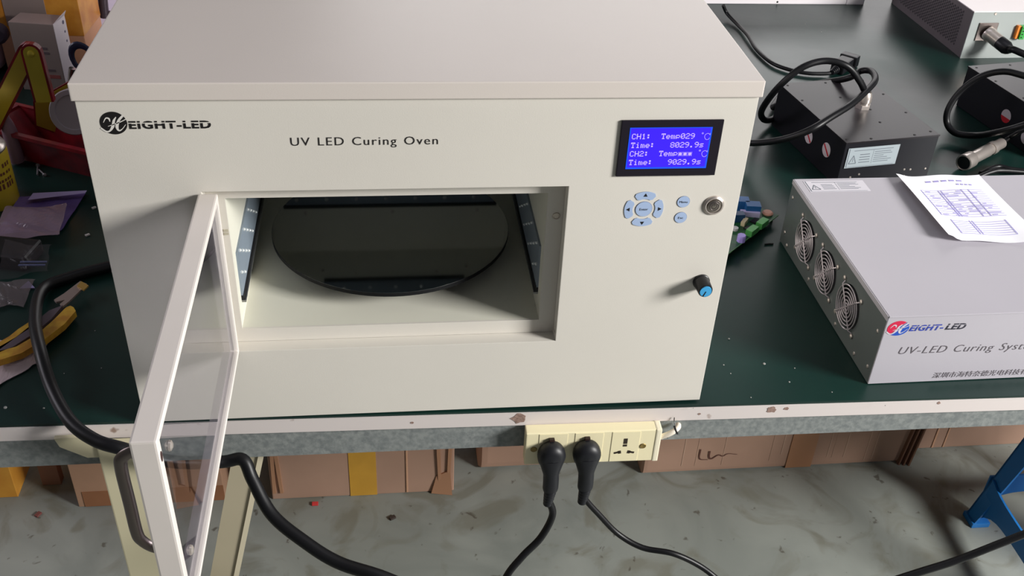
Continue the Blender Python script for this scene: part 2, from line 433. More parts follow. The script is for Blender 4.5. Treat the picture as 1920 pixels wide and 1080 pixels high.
# chamber
ch = MB()
ch.box(IX0-0.001, 0.0186, IZ0-0.002, IX1+0.001, CY1, IZ0)
ch.box(IX0-0.002, 0.0186, IZ0, IX0, CY1, CZ1); ch.box(IX1, 0.0186, IZ0, IX1+0.002, CY1, CZ1)
ch.box(IX0-0.002, CY1, IZ0-0.002, IX1+0.002, CY1+0.002, CZ1+0.002)
ch.box(IX0-0.002, 0.0186, CZ1, IX1+0.002, CY1, CZ1+0.002)
build('chamber_liner', ch, M_inner, oven, True)
def led_panel(kind):
    p = MB(); l = MB(); sc = MB(); st = MB(); gap = MB()
    if kind in ('l', 'r'):
        s_, xw = (1, IX0) if kind == 'l' else (-1, IX1)
        p.box(xw, 0.034, 0.1385, xw+s_*0.002, 0.315, 0.190)
        gap.box(xw, 0.034, 0.1325, xw+s_*0.0028, 0.315, 0.1385)
        st.box(xw, 0.034, 0.1300, xw+s_*0.0045, 0.315, 0.1325)
        for j in range(7):
            y0 = (0.060 if kind == 'l' else 0.062)+0.0398*j
            for i in range(4 if j > 0 else 2):
                yy, zz = y0-0.0175*i, 0.150+0.0115*i
                if yy < 0.04: continue
                l.lathe([(0.0019, 0), (0.0017, 0.0012), (0.0008, 0.002)], 8, T(xw+s_*0.002, yy, zz) @ (RIGHTF if s_ > 0 else LEFTF))
        for yy, zz in ((0.063, 0.1186), (0.13, 0.1186), (0.2, 0.1186)):
            sc.lathe([(0.0026, 0), (0.0024, 0.001), (0.001, 0.0018)], 12, T(xw, yy, zz) @ (RIGHTF if s_ > 0 else LEFTF))
    elif kind == 'b':
        p.box(-0.171, CY1-0.002, 0.130, 0.098, CY1, 0.199)
        gap.box(-0.174, CY1-0.004, 0.199, 0.101, CY1, 0.2035)
        for j in range(8): l.lathe([(0.0028, 0), (0.0026, 0.001), (0.0012, 0.002)], 10, T(-0.131-0.038+0.038*j+0.012, CY1-0.002, 0.191) @ FRONT)
        for xx in (-0.147, -0.0355, 0.076): sc.lathe([(0.0026, 0), (0.0024, 0.001), (0.001, 0.0018)], 12, T(xx, CY1, 0.212) @ FRONT)
    else:
        D = Matrix.Rotation(math.pi, 4, 'X')
        p.box(-0.171, 0.05, CZ1-0.002, 0.100, 0.255, CZ1)
        gap.box(-0.124, 0.255, CZ1-0.004, 0.055, 0.2605, CZ1)
        for r_ in range(5):
            for j in range(7): l.lathe([(0.0026, 0), (0.0024, 0.001), (0.0012, 0.002)], 8, T(-0.131+0.0325*j, 0.24-0.022*r_, CZ1-0.002) @ D)
        for xx, yy in ((-0.127, 0.285), (-0.085, 0.275), (0.02, 0.275), (0.06, 0.285)): sc.lathe([(0.0024, 0), (0.0022, 0.001), (0.001, 0.0018)], 10, T(xx, yy, CZ1) @ D)
    o = build('led_panel', p, M_ledplate, oven, True)
    build('led_array', l, M_led, o, True, kind='stuff')
    build('dark_gap_strip', gap, mat('black_gap', rgb(14, 15, 18), 0.5), o, True)
    if st.v: build('aluminium_rail', st, M_alu, o, True)
    build('screw_heads', sc, M_chrome, o, True, kind='stuff')
for k in 'lrbt': led_panel(k)
tt = build('turntable', MB().lathe([(0.1332, 0.1348), (0.1332, 0.1350)], 96, T(-0.0368, 0.1692, 0)).lathe([(0.1325, 0.1300), (0.1335, 0.1305), (0.1335, 0.1346), (0.1333, 0.13485)], 96, T(-0.0368, 0.1692, 0), mi=1), [M_disc, mat('black_disc_rim', rgb(16, 17, 20), 0.55, spec=0.25)], oven, True, label='round glossy dark turntable')
build('spindle', MB().cyl(0.02, IZ0, 0.1300, 24, T(-0.0368, 0.1692, 0)), M_alu, tt, True)
def screw(parent, M, r=0.003, m=None, name='screw'):
    return build(name, MB().lathe([(r, 0), (r*.92, r*.35), (r*.45, r*.62)], 14, M), m or M_chrome, parent, True)
build('door_catch', MB().ring(0.0033, 0.0008, 0.0008, 20, 6, T(0.124, RD-0.0002, 0.236) @ FRONT).cyl(0.0026, 0, 0.0004, 16, T(0.124, RD, 0.236) @ FRONT), M_steel, oven, True)
screw(oven, T(OX1-0.0008, 0.010, 0.0985) @ LEFTF, 0.002)
# door
DX0, DX1, DY0, DZ0, DZ1 = -0.2099, -0.1925, -0.3255, 0.0945, 0.2772
df = MB().frame((DY0, DZ0, -0.0015, DZ1), (DY0+0.0095, 0.1000, -0.0075, 0.2700), DX0, DX1, M=RIGHTF, bevel=0.0016)
door = build('door', df, M_door, oven, True, label='white glazed door standing open towards the viewer')
build('glass_pane', MB().box(-0.1990, DY0+0.0090, 0.0995, -0.1965, -0.0070, 0.2705), M_glass, door, True, label='tinted clear pane')
hp = MB().tube([(-0.2095, -0.285, 0.2335), (-0.220, -0.285, 0.2325), (-0.2300, -0.285, 0.226), (-0.2325, -0.285, 0.215), (-0.2325, -0.285, 0.180),
                (-0.2325, -0.285, 0.149), (-0.2300, -0.285, 0.139), (-0.222, -0.285, 0.1305), (-0.2095, -0.285, 0.1275)], (lambda t: (0.0048, 0.0031)), 14, 6, flat=(0, -1, 0.0001))
build('handle', hp, M_dsteel, door, True, label='satin steel bow handle')
for zz in (0.2355, 0.126): screw(door, T(-0.1965, -0.285, zz) @ RIGHTF, 0.0042)
build('magnet', MB().cyl(0.0026, 0, 0.0004, 16, T(-0.1925, -0.3205, 0.2595) @ RIGHTF @ Matrix.Diagonal((0.8, 1.7, 1, 1))), mat('dark_magnet', rgb(60, 38, 38), 0.4), door, True)
for zz in (0.2258,):
    build('hinge_clip', MB().box(-0.1950, 0.0150, zz-0.0032, -0.1905, 0.0162, zz-0.0012, 0.0003).box(-0.1950, 0.0150, zz+0.0002, -0.1905, 0.0162, zz+0.0026, 0.0003), mat('pale_pin', rgb(196, 190, 172), 0.4, 0.2), door, True)
# display
FX = [(0.1742, 0.3468), (0.2705, 0.3470), (0.2704, 0.2890), (0.1741, 0.2890)]
bez = MB().box(0.1742, -0.0022, 0.2890, 0.2704, 0.0, 0.3469, 0.0010)
disp = build('display_bezel', bez, mat('glossy_black_bezel', rgb(24, 18, 30), 0.3), oven, True, label='black display frame')
build('screen_edge', MB().box(0.1826, -0.0025, 0.2972, 0.2603, -0.0020, 0.3398), M_screenedge, disp, True)
build('screen', MB().box(0.1836, -0.0027, 0.2990, 0.2588, -0.0024, 0.3392), M_screen, disp, True, label='lit blue liquid crystal screen')
GL = {
 'C': ('01110','10001','10000','10000','10000','10001','01110'), 'H': ('10001','10001','10001','11111','10001','10001','10001'),
 '1': ('00100','01100','00100','00100','00100','00100','01110'), '2': ('01110','10001','00001','00110','01000','10000','11111'),
 ':': ('00000','01100','01100','00000','01100','01100','00000'), 'T': ('11111','10101','00100','00100','00100','00100','01110'),
 'e': ('00000','00000','01110','10001','11111','10000','01110'), 'm': ('00000','00000','11010','10101','10101','10101','10101'),
 'p': ('00000','00000','11110','10001','10001','11110','10000'), '0': ('01110','10001','10011','10101','11001','10001','01110'),
 '9': ('01110','10001','10001','01111','00001','00010','01100'), '8': ('01110','10001','10001','01110','10001','10001','01110'),
 'i': ('00100','00000','01100','00100','00100','00100','01110'), '.': ('00000','00000','00000','00000','00000','01100','01100'),
 's': ('00000','00000','01111','10000','01110','00001','11110'), '*': ('00000','00000','10101','01110','11111','01110','10101')}
lc = MB(); px_, pz_, cw = 0.00078, 0.00080, 0.00462
for row, (zc, items) in enumerate(((0.3308, [('CH1:', 0), ('Temp029', 6), ('@', 14.4)]), (0.3218, [('Time:', 0), ('8029.9s', 8.1)]),
                             (0.3130, [('CH2:', 0), ('Temp***', 6), ('@', 14.4)]), (0.3040, [('Time:', 0), ('9029.9s', 8.1)]))):
    for s_, c0 in items:
        for k, chh in enumerate(s_):
            x0 = 0.1850+(c0+k)*cw; z0 = zc+0.0024
            if chh == '@':
                lc.ring(0.0007, 0.00018, 0.00005, 10, 4, T(x0, -0.00285, zc+0.003) @ FRONT)
                ribbon(lc, [(x0+0.0072, zc+0.0016), (x0+0.0052, zc+0.0029), (x0+0.0028, zc+0.0017), (x0+0.0024, zc-0.0008), (x0+0.0040, zc-0.0033), (x0+0.0062, zc-0.0032), (x0+0.0072, zc-0.0016)],
                       [0.00018]*2, M=T(0, -0.0029, 0) @ FRONT)
                lc.box(x0+0.0071, -0.0029, zc+0.0012, x0+0.0074, -0.00285, zc+0.0032)
                continue
            for j, line in enumerate(GL[chh]):
                for i, v in enumerate(line):
                    if v == '1':
                        xx = x0+i*px_; zz = z0-j*pz_
                        lc.add([(xx, -0.0029, zz), (xx+px_*0.98, -0.0029, zz), (xx+px_*0.98, -0.0029, zz+pz_*0.98), (xx, -0.0029, zz+pz_*0.98)], [(0, 1, 2, 3)])
build('screen_characters', lc, M_lcdtext, disp, True, label='pale lilac readout of two channels')
# keypad
KC = (0.2062, 0.2520)
def arc_poly(r0, r1, a0, a1, n=10, rnd=0.0018):
    pts = []
    for k in range(n+1):
        a = a0+(a1-a0)*k/n; t = min(k, n-k)/n*2
        pts.append((r1*math.cos(a), r1*math.sin(a)) if 0 < k < n else ((r1-rnd)*math.cos(a), (r1-rnd)*math.sin(a)))
    for k in range(n, -1, -1):
        a = a0+(a1-a0)*k/n
        pts.append((r0*math.cos(a), r0*math.sin(a)) if 0 < k < n else ((r0+rnd)*math.cos(a), (r0+rnd)*math.sin(a)))
    return pts
def key(poly, cx, cz, legend, lbl):
    o = build('key_button', MB().prism(poly, 0, 0.0005, M=T(cx, -0.0001, cz) @ FRONT).prism([(x*1.045 if len(poly) > 26 else x, y*1.045 if len(poly) > 26 else y) for x, y in poly], 0, 0.0002, M=T(cx, -0.0001, cz) @ FRONT, mi=1), [M_key, M_keyedge], oven, True, label=lbl)
    build('legend', legend, M_print, o, True)
for ang, lbl in ((90, 'pale blue up arrow key'), (270, 'pale blue down arrow key'), (180, 'pale blue left arrow key'), (0, 'pale blue right arrow key')):
    a = R(ang); poly = arc_poly(0.0112, 0.0193, a-R(36), a+R(36))
    cx, cz = 0.0152*math.cos(a), 0.0152*math.sin(a)
    tri = []
    for k in range(3):
        q = a+2*math.pi*k/3; tri.append((cx+0.0023*math.cos(q), cz+0.0023*math.sin(q)))
    key(poly, KC[0], KC[1], MB().prism(tri, 0.0005, 0.0007, M=T(KC[0], -0.0001, KC[1]) @ FRONT), lbl)
circ = lambda r, n=32: [(r*math.cos(2*math.pi*k/n), r*math.sin(2*math.pi*k/n)) for k in range(n)]
key(circ(0.0081), KC[0], KC[1], text(MB(), 'Enter', -0.0042, -0.0013, h=0.0026, w=0.0084, M=T(KC[0], -0.0006, KC[1]) @ FRONT), 'round pale blue centre key')
key(circ(0.0061), 0.2446, 0.2594, text(MB(), 'Menu', -0.0040, -0.0012, h=0.0024, w=0.0080, M=T(0.2446, -0.0006, 0.2594) @ FRONT), 'small round key, upper of two')
key(circ(0.0060), 0.2443, 0.2416, text(MB(), 'Esc', -0.0026, -0.0012, h=0.0024, w=0.0052, M=T(0.2443, -0.0006, 0.2416) @ FRONT), 'small round key, lower of two')
PB = (0.2753, 0.2548)
pb = build('power_button', MB().lathe([(0.0106, 0), (0.0104, 0.0012), (0.0085, 0.0024), (0.0078, 0.0022), (0.0074, 0.0010), (0.0, 0.0010)], 40, T(PB[0], 0, PB[1]) @ FRONT), M_chrome, oven, True, label='round stainless push button')
build('push_face', MB().lathe([(0.0070, 0.0010), (0.0068, 0.0024), (0.0060, 0.0028), (0, 0.0028)], 32, T(PB[0], 0, PB[1]) @ FRONT), M_steel, pb, True)
pr = MB().ring(0.0043, 0.0005, 0.0003, 28, 6, T(PB[0], -0.0028, PB[1]) @ FRONT)
ribbon(pr, [(0.0025*math.cos(R(a)), 0.0025*math.sin(R(a))) for a in range(125, 416, 29)], [0.00035]*2, M=T(PB[0], -0.0030, PB[1]) @ FRONT)
pr.box(PB[0]-0.0003, -0.0031, PB[1]+0.0008, PB[0]+0.0003, -0.0029, PB[1]+0.0034)
build('power_symbol', pr, mat('engraved_symbol', rgb(92, 84, 84), 0.4, 0.7), pb, True)
KN = T(0.2768, 0, 0.1645) @ FRONT
kn = build('control_knob', MB().lathe([(0.0088, 0), (0.0088, 0.002), (0.0082, 0.0026), (0.0076, 0.0165), (0.0070, 0.0178), (0, 0.0178)], 28, KN), M_black, oven, True, label='black rotary knob')
build('knob_cap', MB().lathe([(0.0062, 0.0178), (0.0060, 0.0187), (0, 0.0188)], 28, KN), M_blue, kn, True, label='light blue cap')
build('pointer_line', MB().box(-0.0004, -0.0062, 0.0188, 0.0004, 0.0004, 0.0191, M=KN @ rot_about('Z', -22)), M_print, kn, True)
# emblem and lettering on the oven
def emblem(parent, cx, cz, rx, rz, tilt, Mw, mats, two=False):
    e = MB(); n = 40
    pts = []
    ct, st_ = math.cos(R(tilt)), math.sin(R(tilt))
    def tr(u, v): return (cx + (u*ct-v*st_)*rx, cz + (u*st_+v*ct)*rz)
    if not two:
        e.prism([tr(math.cos(2*math.pi*k/n), math.sin(2*math.pi*k/n)) for k in range(n)], 0.00005, 0.00025, M=Mw)
    else:
        a0, a1 = R(38), R(218)
        e.prism([tr(math.cos(a0+(a1-a0)*k/20), math.sin(a0+(a1-a0)*k/20)) for k in range(21)]+[tr(-0.3, -0.25), tr(0.1, 0.2)], 0.00005, 0.00025, M=Mw)
        a0, a1 = R(222), R(394)
        e.prism([tr(math.cos(a0+(a1-a0)*k/20), math.sin(a0+(a1-a0)*k/20)) for k in range(21)]+[tr(0.15, 0.12), tr(-0.22, -0.32)], 0.00005, 0.00025, M=Mw, mi=1)
    o = build('logo_emblem', e, mats[:2] if two else mats[0], parent, True, label='red and blue oval with a script letter' if two else 'black oval with a script letter')
    h = MB()
    def rb(p, w): ribbon(h, [(cx+u*rx, cz+v*rz) for u, v in p], [q*rx for q in w], M=Mw, z=0.00035)
    rb([(-0.74, 0.06), (-0.50, 0.44), (-0.28, 0.40), (-0.24, 0.14)], [0.02, 0.045, 0.07, 0.03])
    rb([(0.26, 0.54), (0.05, 0.20), (-0.10, -0.28), (-0.38, -0.68), (-0.66, -0.72), (-1.0, -0.42)], [0.03, 0.09, 0.11, 0.06, 0.06, 0.07])
    rb([(0.78, 0.66), (0.42, 0.24), (0.20, -0.32), (0.30, -0.66), (0.58, -0.50), (0.88, -0.12)], [0.08, 0.09, 0.12, 0.06, 0.03, 0.02])
    rb([(-0.46, -0.28), (0.06, -0.08), (0.55, 0.12), (0.98, 0.36)], [0.015, 0.04, 0.035, 0.03])
    build('script_letter', h, mats[2], o, True)
emblem(oven, -0.2717, 0.3476, 0.0113, 0.0107, -18, FRONT, [M_print, None, mat('letter_white', rgb(222, 218, 212), 0.5)])
lg = text(MB(), 'EIGHT-LED', -0.2592, 0.3418, h=0.0077, w=0.0690, M=FRONT, bold=0.035, spacing=1.12, slit=(0.66, 0.78), th=0.0003)
build('logo_lettering', lg, M_print, oven, True)
tl = text(MB(), 'UV LED Curing Oven', -0.1236, 0.3241, h=0.0086, w=0.1308, M=FRONT, spacing=1.15, th=0.0003, ref=0.73, wordsp=1.2, bold=-0.004)
build('title_lettering', tl, M_print, oven, True)

# ------------------------------------------------------------------ power strip on the bench edge
strip = thing('power_strip', (0.179, -0.0206, -0.0430), R(-1), 'cream three-gang power strip fixed to the bench edge', 'power strip')
M_cream = mat('cream_plastic', rgb(236, 226, 188), 0.38)
build('housing', MB().box(-0.0755, 0.0, -0.0235, 0.0715, 0.0152, 0.0235, 0.0018, 3), M_cream, strip)
build('end_cap', MB().box(0.0700, -0.0008, -0.0238, 0.0765, 0.0152, 0.0240, 0.0016, 2), mat('pale_cream_plastic', rgb(240, 232, 205), 0.35), strip)
M_hole = mat('dark_socket_hole', rgb(44, 34, 24), 0.8)
for k, cx in enumerate((-0.0450, -0.0050, 0.0365)):
    so = build('socket_plate', MB().box(cx-0.0158, -0.0005, -0.0222, cx+0.0158, 0.0005, 0.0222, 0.0003), M_cream, strip)
    for dx, dz, w, h_, rz in ((0, 0.0085, 0.0024, 0.0072, 0), (0.0, 0.0020, 0.0026, 0.0022, 0), (-0.0085, -0.0085, 0.0042, 0.0018, 14), (-0.0052, -0.0080, 0.0014, 0.0036, 10),
                              (0.0085, -0.0085, 0.0042, 0.0018, -14), (0.0052, -0.0080, 0.0014, 0.0036, -10)):
        build('socket_hole', MB().box(-w/2-0.0009, -h_/2-0.0004, 0, w/2+0.0009, h_/2+0.0004, 0.0002, M=T(cx+dx, -0.0006, dz) @ FRONT @ rot_about('Z', rz)), M_hole, so)
for cx in (-0.0660, 0.0570):
    build('fixing_screw', MB().lathe([(0.0038, 0), (0.0033, 0.0006), (0.0, 0.0002)], 16, T(cx, -0.0003, 0.0) @ FRONT), mat('aged_brass_screw', rgb(140, 120, 70), 0.5, 0.5), strip)
tag(build('strip_cord', MB().tube([(0.2545, -0.0165, -0.036), (0.262, -0.0185, -0.031), (0.270, -0.0180, -0.0265), (0.276, -0.0130, -0.025), (0.2775, -0.0080, -0.026)], 0.0032, 10), mat('white_cord_sheath', rgb(232, 222, 205), 0.5)),
    'short white cord leaving the right end of the power strip', 'cord')
zt = MB().ring(0.0046, 0.0008, 0.0012, 20, 6, T(0.273, -0.0160, -0.0265) @ rot_about('Y', 65)).tube([(0.2725, -0.0125, -0.022), (0.2715, -0.0095, -0.0185), (0.2715, -0.0085, -0.0145)], 0.0006, 6, 3).tube([(0.271, -0.0125, -0.031), (0.269, -0.0065, -0.040), (0.2685, -0.0058, -0.048)], 0.0006, 6, 3)
build('cable_tie', zt, M_black, label='thin black cable tie holding the white strip cord', cat='cable tie')

def plug(name, px, lbl, cordpts, r=0.0036):
    o = thing(name, (px, -0.0205, -0.0420), 0, lbl, 'power plug')
    m = MB()
    prof = [(0.0, 0.0135), (0.0, 0)]
    # round gripping head, flattened, facing the viewer, then the tapering neck that hangs down
    m.lathe([(0.0158, 0.001), (0.0168, 0.004), (0.0168, 0.010), (0.0140, 0.0150), (0.009, 0.0175), (0, 0.0185)], 28, T(0, 0, -0.004) @ FRONT @ Matrix.Diagonal((0.93, 1.06, 1, 1)))
    m.tube([(0, -0.010, -0.006), (0.0, -0.0125, -0.020), (0.0005, -0.0140, -0.036), (0.0005, -0.0150, -0.0500)], (lambda t: ((0.0150-0.0060*min(1, t/0.45)) if t < 0.9 else 0.0090-0.01*(t-0.9), 0.0090-0.0030*t)), 20, 8, flat=(0, -1, 0))
    build('plug_head', m, mat('moulded_black_plastic', rgb(22, 23, 28), 0.45), o)
    st_ = MB()
    for k in range(5):
        st_.lathe([(0.0068-0.0004*k, 0), (0.0070-0.0004*k, 0.0020), (0.0062-0.0004*k, 0.0040)], 14, T(0.0004-0.0004*k, -0.0150-0.0002*k, -0.054-0.0042*k))
    build('strain_relief', st_, mat('moulded_black_plastic', rgb(22, 23, 28), 0.45), o)
    build('earth_pin_shroud', MB().box(-0.0030, -0.004, 0.012, 0.0030, 0.0003, 0.0165, 0.0008), mat('dark_brown_pin', rgb(45, 30, 25), 0.5), o)
    build('cord', MB().tube(cordpts, r, 12, 8), M_blacksat, o, True)
    return o
pa = at(1036, 862, y=-0.035); pb2 = at(1103, 856, y=-0.035)
c1 = [(pa.x+0.0002, -0.0357, -0.086), (pa.x-0.001, -0.0362, -0.104)]
c1 += [tuple(at(1036, 965, y=-0.038)), tuple(at(1014, 1008, y=-0.045)), tuple(at(978, 1045, y=-0.055)), tuple(at(945, 1090, y=-0.065)), tuple(at(915, 1180, y=-0.08))]
c2 = [(pb2.x+0.0002, -0.0357, -0.086), (pb2.x+0.0, -0.0362, -0.104)]
c2 += [tuple(at(1126, 968, y=-0.04)), tuple(at(1160, 1002, y=-0.045)), tuple(at(1205, 1027, y=-0.055)), tuple(at(1262, 1038, y=-0.065)), tuple(at(1310, 1060, y=-0.07)), tuple(at(1350, 1090, y=-0.08)), tuple(at(1420, 1150, y=-0.09))]
plug('power_plug', pa.x, 'black mains plug in the leftmost socket of the cream power strip', c1, 0.0042)
plug('power_plug', pb2.x, 'black mains plug in the middle socket, beside the empty one', c2, 0.0034)

# ------------------------------------------------------------------ thick cable at the left, over the bench edge
cb = [at(330, 470, z=0.008), at(215, 497, z=0.0075), at(130, 520, z=0.0072), at(80, 543, z=0.010), at(66, 598, z=0.022), at(76, 660, z=0.029), at(98, 730, z=0.018), at(132, 790, z=0.012),
      at(178, 825, y=-0.030), at(232, 842, y=-0.040), at(320, 866, y=-0.030), at(415, 866, y=-0.016), at(455, 862, y=-0.017), at(474, 900, y=-0.030), at(510, 965, y=-0.055), at(570, 1015, y=-0.08), at(635, 1055, y=-0.10), at(725, 1085, y=-0.12), at(850, 1140, y=-0.13)]
build('power_cable', MB().tube(cb, 0.0070, 14, 8), M_blacksat, label='thick black cable running behind the glass door and over the bench edge', cat='cable')
build('power_cable', MB().tube([at(1640, 1100, y=-0.15), at(1720, 1074, y=-0.15), at(1790, 1052, y=-0.15), at(1860, 1025, y=-0.15), at(1960, 985, y=-0.15), at(2080, 930, y=-0.15)], 0.0042, 12, 8),
      M_blacksat, label='black cable crossing the lower right corner in front of the blue stool', cat='cable')

# ------------------------------------------------------------------ grey power supply with fans
uvo = Vector((0.505, 0.0185, 0))
uv = thing('curing_power_supply', uvo, R(0.34), 'low silver-grey power supply with three fans on its left side', 'power supply')
UW, UD, UH = 0.43, 0.31, 0.098
M_grey = mat('silver_grey_painted_steel', rgb(180, 176, 184), 0.42, 0.0, var=0.04, vscale=5, bump=0.04, bscale=900)
M_greyside = mat('zinc_plated_steel', rgb(112, 119, 119), 0.42, 0.35, var=0.15, vscale=9)
build('front_panel', MB().box(0, -0.001, 0.001, UW, 0.001, UH-0.001, 0.0006), M_grey, uv)
# side panel with three round holes
def holed_side(mb, y0, y1, z0, z1, holes, r, n=32):
    cells = [y0]+[(holes[i]+holes[i+1])/2 for i in range(len(holes)-1)]+[y1]
    for i, c in enumerate(holes):
        a, b_ = cells[i], cells[i+1]; zc = (z0+z1)/2
        inner = []; outer = []
        for k in range(n):
            t = 2*math.pi*k/n; cx, sz = math.cos(t), math.sin(t)
            inner.append((c+r*cx, zc+r*sz))
            tx = ((b_-c) if cx > 0 else (a-c))/cx if abs(cx) > 1e-6 else 1e9
            tz = ((z1-zc) if sz > 0 else (z0-zc))/sz if abs(sz) > 1e-6 else 1e9
            q = min(tx, tz); outer.append((c+q*cx, zc+q*sz))
        cor = [(b_, z1), (a, z1), (a, z0), (b_, z0)]
        vs = [(0, y, z) for y, z in outer]+[(0, y, z) for y, z in inner]
        fs = [(k, n+k, n+(k+1)%n, (k+1)%n) for k in range(n)]
        for cy, cz in cor:
            best = None
            for k in range(n):
                p, q = outer[k], outer[(k+1)%n]
                if (abs(p[0]-cy) < 1e-9) != (abs(q[0]-cy) < 1e-9) and (abs(p[1]-cz) < 1e-9 or abs(q[1]-cz) < 1e-9):
                    best = k; break
            if best is not None:
                vs.append((0, cy, cz)); fs.append((best, (best+1)%n, len(vs)-1))
        mb.add(vs, fs)
        mb.add([(0, y, z) for y, z in inner]+[(0.006, y, z) for y, z in inner], [(k, (k+1)%n, n+(k+1)%n, n+k) for k in range(n)], True)
holes = (0.0855, 0.1585, 0.2315)
sd = MB(); holed_side(sd, 0.001, UD, 0.001, UH-0.002, holes, 0.0278)
side = build('side_panel', sd, M_greyside, uv)
build('top_cover', MB().box(0.0004, -0.0016, UH-0.002, UW, UD, UH, 0.0007).box(-0.0008, -0.0005, UH-0.007, 0.0002, UD, UH-0.0004), M_grey, uv)
build('back_panel', MB().box(0.001, UD-0.001, 0.001, UW, UD, UH-0.002), M_greyside, uv)
build('base_panel', MB().box(0.001, 0.002, 0.0005, UW, UD-0.001, 0.002), M_greyside, uv)
build('side_panel', MB().box(UW-0.001, 0.001, 0.002, UW, UD-0.002, UH-0.002), M_greyside, uv)
M_fan = mat('black_fan_plastic', rgb(16, 14, 22), 0.5)
M_wire = mat('chromed_wire', rgb(215, 205, 210), 0.32, 0.6)
for hy in holes:
    zc = 0.0485
    F = T(0, hy, zc) @ LEFTF
    fo = MB().lathe([(0.0278, -0.006), (0.0278, -0.022), (0, -0.022)], 32, F)
    fo.lathe([(0.012, -0.02), (0.012, -0.007), (0.011, -0.006), (0, -0.006)], 24, F)
    fan = build('fan', fo, M_fan, uv)
    bl = MB()
    for k in range(7):
        B = F @ rot_about('Z', k*360/7)
        bl.add([(0.011, -0.002, -0.018), (0.0265, -0.006, -0.018), (0.0265, 0.008, -0.010), (0.011, 0.004, -0.010)], [(0, 1, 2, 3)], M=B)
    build('blades', bl, mat('dark_fan_blade', rgb(20, 18, 26), 0.55), fan)
    gd = MB()
    for r_ in (0.0272, 0.0225, 0.0178, 0.0131, 0.0084, 0.0045): gd.ring(r_, 0.0008, 0.0008, 36, 6, F @ T(0, 0, 0.0032))
    for s1, s2 in ((1, 1), (-1, 1)):
        d = 0.7071
        pts = [(-0.0345*d*s1, -0.0345*d*s2, 0.0010), (-0.0315*d*s1, -0.0315*d*s2, 0.0010), (-0.0290*d*s1, -0.0290*d*s2, 0.0042), (0.0, 0.0, 0.0042),
               (0.0290*d*s1, 0.0290*d*s2, 0.0042), (0.0315*d*s1, 0.0315*d*s2, 0.0010), (0.0345*d*s1, 0.0345*d*s2, 0.0010)]
        gd.tube(pts, 0.0009, 6, 1, M=F)
    build('fan_guard', gd, M_wire, fan, label='ringed wire guard')
    for s1 in (1, -1):
        for s2 in (1, -1):
            build('screw', MB().lathe([(0.0032, 0), (0.0030, 0.0014), (0.0016, 0.0022)], 12, F @ T(0.0252*s1, 0.0252*s2, 0.0004)), M_chrome, fan)
for sy, sz in ((0.010, 0.018), (0.012, 0.068), (0.105, 0.008), (0.20, 0.010), (0.045, 0.009), (0.300, 0.02), (0.300, 0.075), (0.285, 0.008)):
    build('screw', MB().lathe([(0.0026, 0), (0.0022, 0.0008), (0.0012, 0.0012)], 10, T(0, sy, sz) @ LEFTF), M_chrome, uv)
W2 = WM[uv]
FU = W2 @ T(0, -0.001, 0) @ FRONT
emblem(uv, 0.0150, 0.0812, 0.0128, 0.0102, 14, FU, [mat('crimson_print', rgb(205, 30, 72), 0.5), mat('royal_blue_print', rgb(30, 78, 178), 0.5), mat('letter_silver', rgb(200, 196, 204), 0.5)], two=True)
M_bprint = mat('blue_print', rgb(48, 66, 160), 0.5)
build('logo_lettering', text(MB(), 'EIGHT-', 0.0285, 0.0765, h=0.0084, w=0.0405, M=FU, bold=0.03, shear=0.3, spacing=1.1, slit=(0.70, 0.78), th=0.0003), M_bprint, uv, True, label='blue italic lettering')
build('logo_lettering', text(MB(), 'LED', 0.0710, 0.0768, h=0.0084, w=0.0245, M=FU, bold=0.03, shear=0.3, spacing=1.1, slit=(0.70, 0.78), th=0.0003), mat('dark_grey_print', rgb(45, 45, 58), 0.5), uv, True, label='dark italic lettering')
M_gprint = mat('grey_print', rgb(96, 90, 96), 0.6)
build('title_lettering', text(MB(), 'UV-LED Curing System', 0.0250, 0.0440, h=0.0108, w=0.172, M=FU, shear=0.25, spacing=1.1, th=0.0003, ref=0.73, wordsp=1.3, bold=-0.008), M_gprint, uv, True)
build('maker_lettering', text(MB(), '\u6df1\u5733\u5e02\u6d77\u7279\u5948\u5fb7\u5149\u7535\u79d1\u6280\u6709\u9650\u516c\u53f8', 0.0770, 0.0058, h=0.0085, w=0.148, M=FU, th=0.0003, shear=0.15), M_gprint, uv, True)
